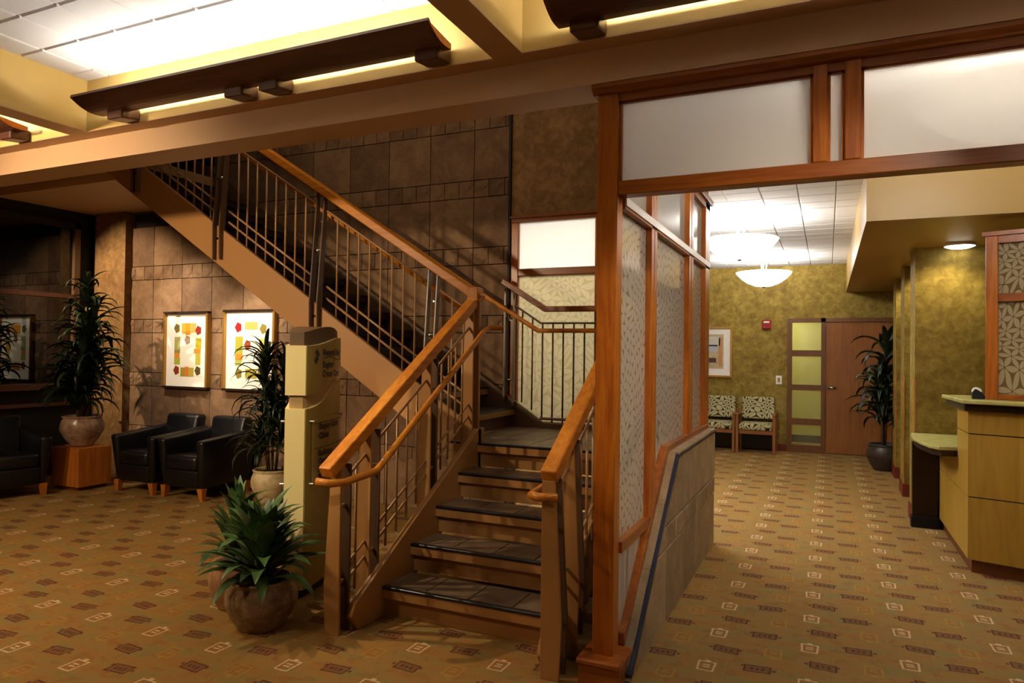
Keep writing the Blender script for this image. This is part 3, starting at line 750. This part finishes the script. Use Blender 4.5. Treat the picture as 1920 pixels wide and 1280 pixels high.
def face_sheet(name, mat, zb, zt, off, u0, u1, n=16, parent=sg):
    b = MB()
    for i in range(n+1):
        u = u0+(u1-u0)*i/n; b.v += [W(u, arc(u)+off, zb(u)), W(u, arc(u)+off, zt(u)), W(u, arc(u)+off+.003, zb(u)), W(u, arc(u)+off+.003, zt(u))]
    for i in range(n): k = 4*i; b.f += [(k, k+4, k+5, k+1), (k+2, k+3, k+7, k+6), (k+1, k+5, k+7, k+3), (k, k+2, k+6, k+4)]
    b.f += [(0, 1, 3, 2), (4*n, 4*n+2, 4*n+3, 4*n+1)]
    return obj(name, b, mat, parent, smooth=False)
face_sheet('olive_face', 'sign_olive', lambda u: upbot(u)+.001, lambda u: uptop(u)-.001, .0015, .006, LEN*.95)
face_sheet('olive_face', 'sign_olive', lambda u: .065, lambda u: lowtop(u)-.001, .0005, .006, LEN*.99)
face_sheet('message_panel', 'acrylic', lambda u: .70, lambda u: 1.115, .022, .045, .60)
for u in (.05, .59):
    for z in (.71, 1.10):
        p = W(u, arc(u)-.002, z); q = W(u, arc(u)+.03, z); obj('standoff_pin', MB().tube([p, q], .008, 8), 'chrome', sg)
for z in (.71, 1.10):
    p = W(.03, -TH+.0, z); q = W(.03, -TH-.035, z); obj('standoff_pin', MB().tube([p, q], .008, 8), 'chrome', sg)
def text_on_sign(txt, u0, z0, size, off, name='lettering', shear=0):
    cu = bpy.data.curves.new('lettering', 'FONT'); cu.body = txt; cu.size = size; cu.extrude = 0; cu.offset = .0035; cu.resolution_u = 2
    ob = bpy.data.objects.new('tmp_text', cu); COL.objects.link(ob)
    dg = bpy.context.evaluated_depsgraph_get(); me = bpy.data.meshes.new_from_object(ob.evaluated_get(dg))
    bpy.data.objects.remove(ob); b = MB()
    for v in me.vertices: u = u0+v.co.x; b.v.append(W(u, arc(u)+off, z0+v.co.y+shear*v.co.x))
    b.f = [tuple(p.vertices) for p in me.polygons]
    bpy.data.meshes.remove(me); return obj(name, b, 'ink', sg)
text_on_sign('Memorial Health', .19, 1.535-.02, .058, .0055)
text_on_sign('Regional', .19, 1.445-.01, .060, .0055)
text_on_sign('Cancer Center', .19, 1.385-.01, .060, .0055)
face_sheet('lettering_rule', 'ink', lambda u: 1.492+.012*math.sin((u-.2)*16), lambda u: 1.497+.012*math.sin((u-.2)*16), .005, .19, .62)
em = MB()      # emblem: two opposed diamond swirls
for dz, s_ in ((.028, 1), (-.012, -1)):
    for k in (0, 1):
        u = .11+.012*k*s_; z = 1.505+dz-.012*k
        em.add([W(u-.022, arc(u-.022)+.006, z), W(u, arc(u)+.006, z+.026), W(u+.022, arc(u+.022)+.006, z), W(u, arc(u)+.006, z-.026)], [(0, 1, 2, 3)])
obj('emblem', em, 'ink', sg)
for txt, z in (('Surgery Center', 1.045), ('Clinics', .985), ('Radiology', .875), ('Oncology', .825), ('Laboratory', .775), ('Pharmacy', .722)):
    text_on_sign(txt, .11, z, .052, .027)
for z in (1.085, .925): face_sheet('lettering_rule', 'ink', lambda u: z, lambda u: z+.004, .026, .06, .58)

# ================================================================== PLANTS
def leaf_mesh(name, L, wd, droop, mat, n=6, up=.9, fold=.25, wpos=.45):
    b = MB(); ang = up; x = z = 0
    for i in range(n+1):
        f = i/n; wv = wd*(math.sin(math.pi*min(1, f**.8*.95+.03))**1.05)*(1 if f < .98 else .3)+.002
        dx, dz = math.cos(ang), math.sin(ang)
        b.v += [(x, -wv/2, z+wv*fold), (x, 0, z), (x, wv/2, z+wv*fold)]
        x += dx*L/n; z += dz*L/n; ang -= droop/n*(1+f)
    for i in range(n): k = 3*i; b.f += [(k, k+1, k+4, k+3), (k+1, k+2, k+5, k+4)]
    me = bpy.data.meshes.new(name); me.from_pydata(b.v, [], b.f); me.update(); me.materials.append(M[mat])
    for p in me.polygons: p.use_smooth = True
    return me
def put_leaf(me, parent, loc, az, pitch=0, s=1, roll=0):
    o = bpy.data.objects.new('leaf', me); COL.objects.link(o); o.parent = parent; o.location = loc
    o.rotation_euler = (Matrix.Rotation(az, 3, 'Z') @ Matrix.Rotation(-pitch, 3, 'Y') @ Matrix.Rotation(roll, 3, 'X')).to_euler(); o.scale = (s, s, s); return o
strap = [leaf_mesh('leaf', .54, .084, d, 'leaf_dark', 7, u) for d, u in ((1.9, 1.1), (1.5, .9), (2.3, 1.2), (1.1, 1.25))]
palm = [leaf_mesh('leaf', .48, .046, d, 'leaf_dark', 6, u) for d, u in ((1.6, 1.1), (2.0, .9), (1.2, 1.3))]
broad = [leaf_mesh('leaf', .33, .078, d, 'leaf_mid', 8, u, .16) for d, u in ((.6, .95), (.85, .9), (1.15, .85), (.4, 1.1))]
def pot(name, label, loc, rmax, rrim, rbase, h, mat, group=None):
    p = thing(name, label, 'pot', loc, 0, group, local=True)
    return p, [(rbase*.96, 0), (rbase, .01), (rbase+(rmax-rbase)*.55, h*.25), (rmax*.985, h*.5), (rmax, h*.62), (rmax*.97, h*.76), (rrim*.98, h*.88), (rrim*.96, h*.92), (rrim*1.02, h*.955), (rrim*1.02, h*.985), (rrim*.96, h), (rrim*.88, h*.985), (rrim*.86, h*.9)]
def potted(name, label, loc, rmax, rrim, rbase, h, mat):
    p, prof = pot(name, label, loc, rmax, rrim, rbase, h, mat); p['category'] = 'plant'
    obj('pot', MB().lathe((0, 0, 0), prof, 36), mat, p, smooth=True)
    so = MB().lathe((0, 0, 0), [(rrim*.87, h*.91), (rrim*.5, h*.93), (.01, h*.94)], 20, False, True); obj('soil', so, 'soil', p, smooth=True)
    return p
rnd = random.Random(11)
# dracaena on the wood pedestal: three canes with rosettes
p = potted('potted_dracaena', 'tall dark dracaena in mottled rose pot on the wooden pedestal', (-7.52, 5.07, .462), .215, .195, .115, .33, 'pot_pink')
for cx, cy, H, n in ((.03, .0, 1.42, 54), (-.08, .06, 1.05, 46), (.09, -.08, .70, 44), (-.04, -.05, .42, 36), (.08, .05, 1.2, 40), (.05, -.09, .22, 22), (-.1, -.02, .28, 22)):
    obj('cane', MB().tube([(cx*.5, cy*.5, .28), (cx, cy, .6+H*.1), (cx*1.2, cy*1.2, .30+H)], .018, 7), 'stem', p, smooth=True)
    for i in range(n):
        f = i/n; z = .32+H*(.30+.70*f)
        put_leaf(rnd.choice(strap), p, (cx*1.2, cy*1.2, z), i*2.4+rnd.random()*.5, rnd.uniform(-.25, .25)+.45*f-.2, rnd.uniform(.75, 1.1)*(1-.25*f))
# palm-like dracaena in the cream urn
p = potted('potted_palm', 'slender dark palm-like plant in cream urn between armchair and sign', (-5.13, 5.45, 0), .205, .185, .12, .34, 'pot_cream')
for cx, cy, H, n in ((-.06, -.04, 1.16, 66), (.12, .0, 1.05, 62), (.0, .0, .74, 60), (.14, -.05, .48, 52), (-.1, -.03, .28, 44)):
    obj('cane', MB().tube([(cx*.4, cy*.4, .30), (cx*.9, cy, .5+H*.3), (cx*1.1, cy*1.2, .30+H)], .013, 7), 'stem', p, smooth=True)
    for i in range(n):
        f = i/n; put_leaf(rnd.choice(palm), p, (cx*1.1, cy*1.2, .30+H*(.5+.5*f)), i*2.4+rnd.random()*.6, rnd.uniform(-.35, .3)+.7*f-.3, rnd.uniform(.65, 1.05))
# foreground plant
p = potted('potted_plant', 'broad-leaved green plant in glossy brown pot on the carpet before the sign', (-2.885, 3.0, 0), .198, .168, .125, .275, 'pot_brown')
for i in range(74):
    f = i/74; a = i*2.399+rnd.uniform(-.3, .3)
    z = .26+.20*f*rnd.uniform(.6, 1.1); r = .05*(1-f)
    put_leaf(rnd.choice(broad), p, (r*math.cos(a), r*math.sin(a), z), a, -.46+.98*f+rnd.uniform(-.12, .2), rnd.uniform(.9, 1.18))
for i in range(7):
    a = i*.9; obj('stem', MB().tube([(.04*math.cos(a), .04*math.sin(a), .22), (.03*math.cos(a), .03*math.sin(a), .46)], .008, 6), 'leaf_mid', p, smooth=True)
p = potted('potted_plant', 'green leafy plant in tan pot half hidden behind the brown pot', (-3.25, 3.18, 0), .165, .15, .115, .27, 'pot_tan')
for i in range(40):
    f = i/40; a = i*2.399
    put_leaf(rnd.choice(broad), p, (.02*math.cos(a), .02*math.sin(a), .27+.22*f), a, -.2+.9*f+rnd.uniform(-.15, .2), rnd.uniform(.8, 1.05))
# corridor plant
p = potted('potted_dracaena', 'tall dark leafy plant in dark pot at the end of the corridor', (.73, 10.85, 0), .24, .22, .15, .36, 'pot_dark')
for cx, cy, H, n in ((.0, .0, 1.35, 46), (-.06, -.05, .95, 30), (-.02, .03, .55, 26)):
    obj('cane', MB().tube([(cx*.5, cy*.5, .3), (cx*1.2, cy*1.2, .32+H)], .018, 7), 'stem', p, smooth=True)
    for i in range(n):
        f = i/n; put_leaf(rnd.choice(strap), p, (cx*1.2, cy*1.2, .34+H*(.35+.65*f)), i*2.4+rnd.random()*.5, rnd.uniform(-.3, .2)+.5*f-.2, rnd.uniform(.8, 1.1), 0)

# ================================================================== FURNITURE
def armchair(name, label, loc, rz):
    t = thing(name, label, 'armchair', loc, rz, 'black leather armchairs', local=True)
    Wd, D = .64, .74
    def sm(nm, vs, fs, bev=.03): return obj(nm, MB().add(vs, fs), 'leather', t, smooth=True, bevel=bev, segs=3)
    hexa = [(0,3,2,1),(4,5,6,7),(0,1,5,4),(1,2,6,5),(2,3,7,6),(3,0,4,7)]
    # local: x across, -y front
    for s in (-1, 1):
        x0, x1 = s*Wd/2, s*(Wd/2-.095)
        sm('arm', [(x0*.90, -D/2+.05, .12), (x1, -D/2+.05, .12), (x1, D/2-.05, .12), (x0*.92, D/2-.05, .12), (x0*1.04, -D/2, .61), (x1*.98, -D/2, .61), (x1, D/2, .68), (x0*1.04, D/2, .68)], hexa)
    sm('base', [(-.23, -D/2+.05, .12), (.23, -D/2+.05, .12), (.23, D/2-.1, .12), (-.23, D/2-.1, .12), (-.23, -D/2+.03, .30), (.23, -D/2+.03, .30), (.23, D/2-.1, .30), (-.23, D/2-.1, .30)], hexa, .015)
    sm('seat_cushion', [(-.222, -D/2+.02, .30), (.222, -D/2+.02, .30), (.222, D/2-.18, .29), (-.222, D/2-.18, .29), (-.222, -D/2+.02, .45), (.222, -D/2+.02, .45), (.222, D/2-.18, .42), (-.222, D/2-.18, .42)], hexa, .04)
    sm('backrest', [(-.23, D/2-.2, .30), (.23, D/2-.2, .30), (.25, D/2-.03, .14), (-.25, D/2-.03, .14), (-.25, D/2-.10, .80), (.25, D/2-.10, .80), (.25, D/2+.04, .80), (-.25, D/2+.04, .80)], hexa, .04)
    for sx in (-1, 1):
        for sy in (-1, 1):
            x, y = sx*(Wd/2-.06), sy*(D/2-.07)
            obj('leg', MB().add([(x-.02+sx*.01, y-.02, 0), (x+.02+sx*.01, y-.02, 0), (x+.02+sx*.01, y+.02, 0), (x-.02+sx*.01, y+.02, 0), (x-.035, y-.035, .125), (x+.035, y-.035, .125), (x+.035, y+.035, .125), (x-.035, y+.035, .125)], hexa), 'orange_wood', t)
    return t
a0 = armchair('leather_armchair', 'black leather armchair with wooden legs, next to the cream urn', (-6.03, 5.45, 0), 0)
dup(a0, (-6.72, 5.43, 0), 0, 'black leather armchair with wooden legs, next to the wooden pedestal')
dup(a0, (-7.80, 4.42, 0), math.radians(78), 'black leather armchair cut by the left edge, before the dark window')
t = thing('wood_pedestal', 'orange wood cube pedestal under the tall dracaena', 'pedestal', (-7.52, 5.07, 0))
box('cabinet', (-7.74, -7.29, 4.88, 5.26, .04, .455), 'orange_wood', t, bevel=.003)
box('plinth', (-7.70, -7.33, 4.91, 5.23, 0, .04), 'kick', t)
# corridor chairs with leaf fabric
def fabric():
    m = Mat('leaf_fabric', .9, .1); k = m.pos(True); x, y, z = m.xyz(k); n1 = (m.noise(k, 4, 0)-.5)*.3; n2 = (m.noise(m.mapped(k, (1, 1, 1), (2, 1, 3)), 4, 0)-.5)*.3; f = leaf_field(m, x+y*.7+n1, z+y*.7+n2, .12, .17)
    m.color(m.mix(f, '2e2a16', 'b4aa80')); return m.m
M['fabric'] = fabric()
def side_chair(label, loc):
    t = thing('waiting_chair', label, 'chair', loc, 0, 'patterned waiting chairs', local=True)
    obj('seat', MB().box(-.25, .25, -.30, .22, .37, .47), 'fabric', t, bevel=.03, segs=2)
    obj('backrest', MB().prism([(.17, .52), (.24, .52), (.30, .87), (.23, .87)], 'x', -.25, .25), 'fabric', t, bevel=.02, segs=2)
    for s in (-1, 1):
        x = s*.275
        box('leg', (x-.02, x+.02, -.30, -.255, 0, .60), 'door_wood', t)
        box('leg', (x-.02, x+.02, .24, .285, 0, .66), 'door_wood', t)
        box('armrest', (x-.025, x+.025, -.31, .28, .60, .63), 'door_wood', t, bevel=.006)
    box('modesty_panel', (-.255, .255, .20, .22, .03, .37), 'leather', t)
    box('seat_rail', (-.26, .26, -.27, -.24, .31, .37), 'door_wood', t)
    return t
c0 = side_chair('leaf-patterned waiting chair nearest the door on the far wall', (-1.03, 11.85, 0))
dup(c0, (-1.635, 11.85, 0), 0, 'leaf-patterned waiting chair under the picture, left of its twin')

# ================================================================== FAR WALL: DOOR, PICTURE, ALARM, SWITCH
d = sbox('door_1', (-.03, .90, 12.15, 12.20, .02, 2.09), 'door_wood')
DW = wood('door_frame_wood', '5a3818', '683f1c', '744820', 2, .45)
box('door_frame', (-.60, -.53, 12.13, 12.20, 0, 2.16), DW, d)
box('door_frame', (-.095, -.03, 12.13, 12.20, 0, 2.16), DW, d)
box('door_frame', (.90, .96, 12.13, 12.20, 0, 2.16), DW, d)
box('door_frame', (-.53, .90, 12.13, 12.20, 2.095, 2.16), DW, d)
for z0, z1 in ((1.545, 1.645), (1.0, 1.09), (.445, .545), (0, .12)): box('sidelight_rail', (-.53, -.095, 12.14, 12.20, z0, z1), DW, d)
for z0, z1 in ((1.645, 2.095), (1.09, 1.545), (.545, 1.0), (.12, .445)):
    box('sidelight_pane', (-.53, -.095, 12.170, 12.176, z0, z1), 'sidelight', d)
h = obj('lever_handle', MB().tube([(.02, 12.15, 1.06), (.02, 12.09, 1.06), (.13, 12.09, 1.05)], .014, 8), 'chrome', d, smooth=True)
obj('handle_rose', MB().lathe((0, 0, 0), [(.032, 0), (.032, .01)], 16, True, True), 'chrome', d); bpy.data.objects['handle_rose'].rotation_euler = (math.pi/2, 0, 0); bpy.data.objects['handle_rose'].location = (.02, 12.15, 1.06)
for z in (1.9,): obj('hinge_plate', MB().box(.80, .83, 12.145, 12.15, z, z+.05), 'chrome', d)
box('threshold', (-.03, .90, 12.14, 12.2, 0, .012), 'chrome', d)
t = thing('fire_alarm', 'small red fire alarm strobe on the olive far wall', 'alarm', (-.92, 12.17, 2.06))
box('housing', (-.99, -.85, 12.15, 12.20, 1.99, 2.14), 'red', t, bevel=.008)
box('strobe_lens', (-.965, -.875, 12.135, 12.15, 2.085, 2.115), 'white', t, bevel=.004)
t = thing('light_switch', 'small white wall switch beside the sidelight', 'switch', (-.725, 12.19, 1.15))
box('plate', (-.77, -.68, 12.19, 12.20, 1.085, 1.225), 'white', t, bevel=.003); box('rocker', (-.745, -.705, 12.182, 12.19, 1.12, 1.19), 'sign_tan', t)
# corridor picture
t = thing('framed_picture', 'framed picture with cream mat above the waiting chairs', 'picture', (-1.85, 12.17, 1.6))
for b_ in ((-2.22, -1.46, 12.15, 12.2, 2.0, 2.03), (-2.22, -1.46, 12.15, 12.2, 1.175, 1.205), (-2.22, -2.19, 12.15, 12.2, 1.205, 2.0), (-1.49, -1.46, 12.15, 12.2, 1.205, 2.0)): box('frame', b_, 'gold', t)
box('mat', (-2.19, -1.49, 12.175, 12.182, 1.205, 2.0), 'white', t)
box('print', (-2.05, -1.60, 12.170, 12.175, 1.32, 1.90), 'pot_cream', t)
for b_, c in (((-2.02, -1.66, 1.70, 1.86), 'c9ccc0'), ((-1.95, -1.70, 1.60, 1.72), 'a9b4b8'), ((-1.98, -1.72, 1.42, 1.50), '50342c'), ((-1.68, -1.62, 1.36, 1.84), 'c08a5a')):
    box('print_patch', (b_[0], b_[1], 12.167, 12.170, b_[2], b_[3]), flat('print_'+c, c), t)

# ================================================================== PICTURES ON THE STONE WALL
def collage(label, x0, x1, z0, z1, variant):
    t = thing('framed_collage', label, 'picture', ((x0+x1)/2, 5.86, (z0+z1)/2), 0, 'framed collages on the stone wall')
    y = 5.835
    for b_ in ((x0-.025, x1+.025, z1, z1+.025), (x0-.025, x1+.025, z0-.025, z0)): box('frame', (b_[0], b_[1], y, 5.90, b_[2], b_[3]), 'black_frame', t)
    for b_ in ((x0-.025, x0, z0, z1), (x1, x1+.03, z0, z1)): box('frame', (b_[0], b_[1], y, 5.90, b_[2], b_[3]), 'gold', t)
    box('mat', (x0, x1, y+.035, 5.89, z0, z1), 'white', t)
    wx, wz = x1-x0, z1-z0
    def patch(u0, u1, v0, v1, c, nm='colour_patch', yy=.032):
        return box(nm, (x0+wx*u0, x0+wx*u1, y+yy, y+.035, z1-wz*v1, z1-wz*v0), flat('collage_'+c, c, .7), t)
    patch(.22, .86, .16, .86, 'f0eedc', 'paper', .0335)
    patch(.36, .70, .30, .72, 'f4f2e6', 'paper', .0325)
    if variant == 0:
        for a in ((.37, .47, .13, .27, 'c99a30'), (.47, .58, .13, .29, 'd98c22'), (.58, .72, .13, .26, 'c2a355'), (.20, .34, .32, .50, 'a8a468'), (.20, .34, .50, .54, '8a8a4a'), (.20, .33, .54, .61, 'd8862a'), (.20, .34, .61, .70, 'a9ab3c'),
                  (.72, .85, .34, .48, 'b4a828'), (.68, .84, .48, .54, 'de8426'), (.72, .84, .54, .70, 'aaa238'), (.36, .46, .74, .86, '9a9432'), (.46, .56, .73, .86, 'd9772a'), (.56, .68, .74, .86, 'b2a63e')): patch(*a)
        fl_ = ((.26, .20, '7a6a30'), (.78, .23, '8e2a20'), (.26, .78, '8a3020'), (.78, .78, '5a4a24'), (.52, .36, '9a7a6a'))
    else:
        for a in ((.40, .66, .13, .23, 'b8b060'), (.20, .36, .32, .55, 'a9a838'), (.20, .36, .55, .63, 'd08a30'), (.20, .34, .63, .70, 'a4b058'), (.70, .84, .35, .50, 'c2c050'), (.42, .66, .74, .86, 'aaa040')): patch(*a)
        fl_ = ((.26, .20, 'a01c20'), (.78, .22, '8a7a34'), (.46, .43, '9a4a2a'), (.28, .80, '8a7630'), (.74, .80, '7a6a34'))
    for u, v, c in fl_:
        b = MB(); cx, cz, r = x0+wx*u, z1-wz*v, wx*.075; n = 10
        ring = [(cx+r*math.cos(2*math.pi*i/n)*(1 if i % 2 else .8), y+.030, cz+r*1.15*math.sin(2*math.pi*i/n)*(1 if i % 2 else .8)) for i in range(n)]
        b.add(ring+[(p[0], y+.035, p[2]) for p in ring], [tuple(range(n))]+[(i, (i+1) % n, (i+1) % n+n, i+n) for i in range(n)])
        obj('pressed_flower', b, flat('flower_'+c, c, .7), t)
    return t
collage('collage with an orange band on top, left of the two framed collages', -7.20, -6.53, 1.10, 1.955, 0)
collage('collage with red blossom at upper left, partly behind the palm', -6.24, -5.53, 1.10, 1.965, 1)

# ================================================================== PENDANTS, CEILING LIGHT
def pendant(label, x, y, watts=92):
    t = thing('bowl_pendant', label, 'light', (x, y, 2.78), 0, 'bowl pendants')
    prof = [(.012, -.215), (.12, -.20), (.23, -.155), (.32, -.09), (.375, -.03), (.395, 0), (.385, .004), (.36, -.03), (.30, -.09), (.20, -.145), (.012, -.19)]
    obj('bowl', MB().lathe((x, y, 2.78), prof, 40, False), 'bowl', t, smooth=True)
    obj('finial', MB().lathe((x, y, 2.55), [(.004, 0), (.018, .008), (.035, .020), (.04, .028), (.01, .034)], 14, True, True), 'steel_dark', t, smooth=True)
    obj('canopy', MB().lathe((x, y, 2.985), [(.075, 0), (.075, .026)], 20, True, True), 'white', t)
    for k in range(3):
        a = 2*math.pi*k/3+.5; obj('rod', MB().tube([(x+.05*math.cos(a), y+.05*math.sin(a), 2.99), (x+.02*math.cos(a), y+.02*math.sin(a), 2.60)], .006, 6), 'white', t)
    point('pendant_lamp', (x, y, 2.82), watts, SOFT, .12)
    return t
pendant('bowl pendant lamp nearer the camera, partly behind the glass screen', -.86, 7.73)
pendant('bowl pendant lamp farther back, over the waiting chairs', -.87, 10.92)
pendant('bowl pendant lamp glowing behind the right header pane', .75, 3.86, 140)
t = thing('ceiling_light', 'small round ceiling light under the soffit by the desk', 'light', (1.07, 7.3, 2.56))
obj('trim_ring', MB().lathe((1.07, 7.3, 2.548), [(.12, 0), (.125, .01), (.12, .022)], 24, False), 'white', t, smooth=True)
obj('lens', MB().lathe((1.07, 7.3, 2.528), [(.03, 0), (.075, .004), (.105, .014), (.118, .03)], 24, True), 'lens', t, smooth=True)

# ================================================================== RECEPTION DESK
t = thing('reception_desk', 'maple reception desk with raised counter at the right edge', 'desk', (1.2, 6.2, 0))
A, B_ = (.93, 5.97), (2.9, 5.32)      # front corner, end of the front face
def desk_prism(name, z0, z1, mat, ins=0, yb=7.35, bevel=0):
    dx, dy = B_[0]-A[0], B_[1]-A[1]; L = math.hypot(dx, dy); nx, ny = -dy/L, dx/L
    a = (A[0]+ins, A[1]+ins*1.15); b = (B_[0], B_[1]+ins*1.1)
    return obj(name, MB().prism([a, b, (B_[0], yb), (A[0]+ins, yb)], 'z', z0, z1), mat, t, bevel=bevel)
desk_prism('toe_kick', 0, .10, 'kick', .03)
desk_prism('lower_panel', .10, .545, 'maple', 0, 7.38)
desk_prism('panel_joint', .545, .553, 'dark', .008, 7.38)
desk_prism('mid_panel', .553, .775, 'maple', 0, 7.38)
desk_prism('mid_panel', .775, 1.0, 'maple', 0, 6.43)
desk_prism('panel_joint', 1.0, 1.008, 'dark', .008, 6.43)
desk_prism('top_panel', 1.008, 1.17, 'maple', 0, 6.43)
obj('counter_edge', MB().prism([(.90, 5.93), (2.9, 5.27), (2.9, 6.60), (.88, 6.60)], 'z', 1.17, 1.222), 'counter_edge', t, bevel=.008)
obj('counter_top', MB().prism([(.885, 5.885), (2.9, 5.22), (2.9, 6.62), (.85, 6.64)], 'z', 1.222, 1.252), 'counter_top', t, bevel=.006)
t2 = thing('low_counter', 'rounded green low counter with dark support beside the desk', 'counter', (.9, 7.0, 0))
cv = [(.99, 6.44), (.80, 6.40), (.745, 6.52), (.705, 6.75), (.685, 7.0), (.69, 7.25), (.71, 7.44), (1.3, 7.44), (1.3, 6.44)]
obj('top', MB().prism(cv, 'z', .822, .852), 'counter_top', t2, bevel=.008, segs=2)
obj('apron', MB().prism([(x+.02 if x < .98 else x, y+.01 if y < 6.5 else y) for x, y in cv], 'z', .775, .822), 'counter_edge', t2)
box('support', (.715, .915, 7.36, 7.43, .10, .775), 'counter_edge', t2); box('support_base', (.705, .93, 7.34, 7.44, 0, .10), 'dark', t2)
# glass screen on the desk, parallel to its angled front
t = thing('desk_glass_screen', 'cherry framed leaf-etched glass screen standing on the reception desk', 'partition', (1.2, 6.05, 1.25))
dx, dy = B_[0]-A[0], B_[1]-A[1]; L = math.hypot(dx, dy); dd = Vector((dx/L, dy/L, 0)); nn = Vector((-dd.y, dd.x, 0)); q0 = Vector((1.045, 6.035, 0))
def dbox(name, s0, s1, n0, n1, z0, z1, mat, **k):
    vs = []
    for z in (z0, z1):
        for a, b in ((s0, n0), (s1, n0), (s1, n1), (s0, n1)): p = q0+dd*a+nn*b; vs.append((p.x, p.y, z))
    return obj(name, MB().add(vs, [(0,3,2,1),(4,5,6,7),(0,1,5,4),(1,2,6,5),(2,3,7,6),(3,0,4,7)]), mat, t, **k)
dbox('stile', 0, .075, 0, .075, 1.252, 2.44, 'cherry_v', bevel=.004)
dbox('cornice', -.02, 1.9, -.015, .09, 2.44, 2.47, 'cherry_x')
dbox('top_rail', .075, 1.9, .005, .07, 2.385, 2.44, 'cherry_x')
dbox('mid_rail', .075, 1.9, .005, .07, 1.96, 2.02, 'cherry_x', bevel=.003)
dbox('bottom_rail', .075, 1.9, .005, .07, 1.252, 1.295, 'cherry_x', bevel=.003)
dbox('leaf_pane', .075, 1.9, .034, .040, 1.295, 1.96, 'frost_leaf_desk'); dbox('leaf_pane', .075, 1.9, .034, .040, 2.02, 2.385, 'frost_leaf_desk')
t = thing('tape_dispenser', 'small white and black tape dispenser on the desk counter beside the screen', 'dispenser', (1.0, 6.08, 1.252), local=True)
obj('base', MB().prism([(-.03, 0), (.05, 0), (.05, .02), (.03, .05), (-.01, .075), (-.03, .05)], 'y', -.022, .022), 'dark', t, bevel=.004)
obj('tape_roll', MB().tube([(0, -.016, .055), (0, .016, .055)], .03, 16), 'white', t)
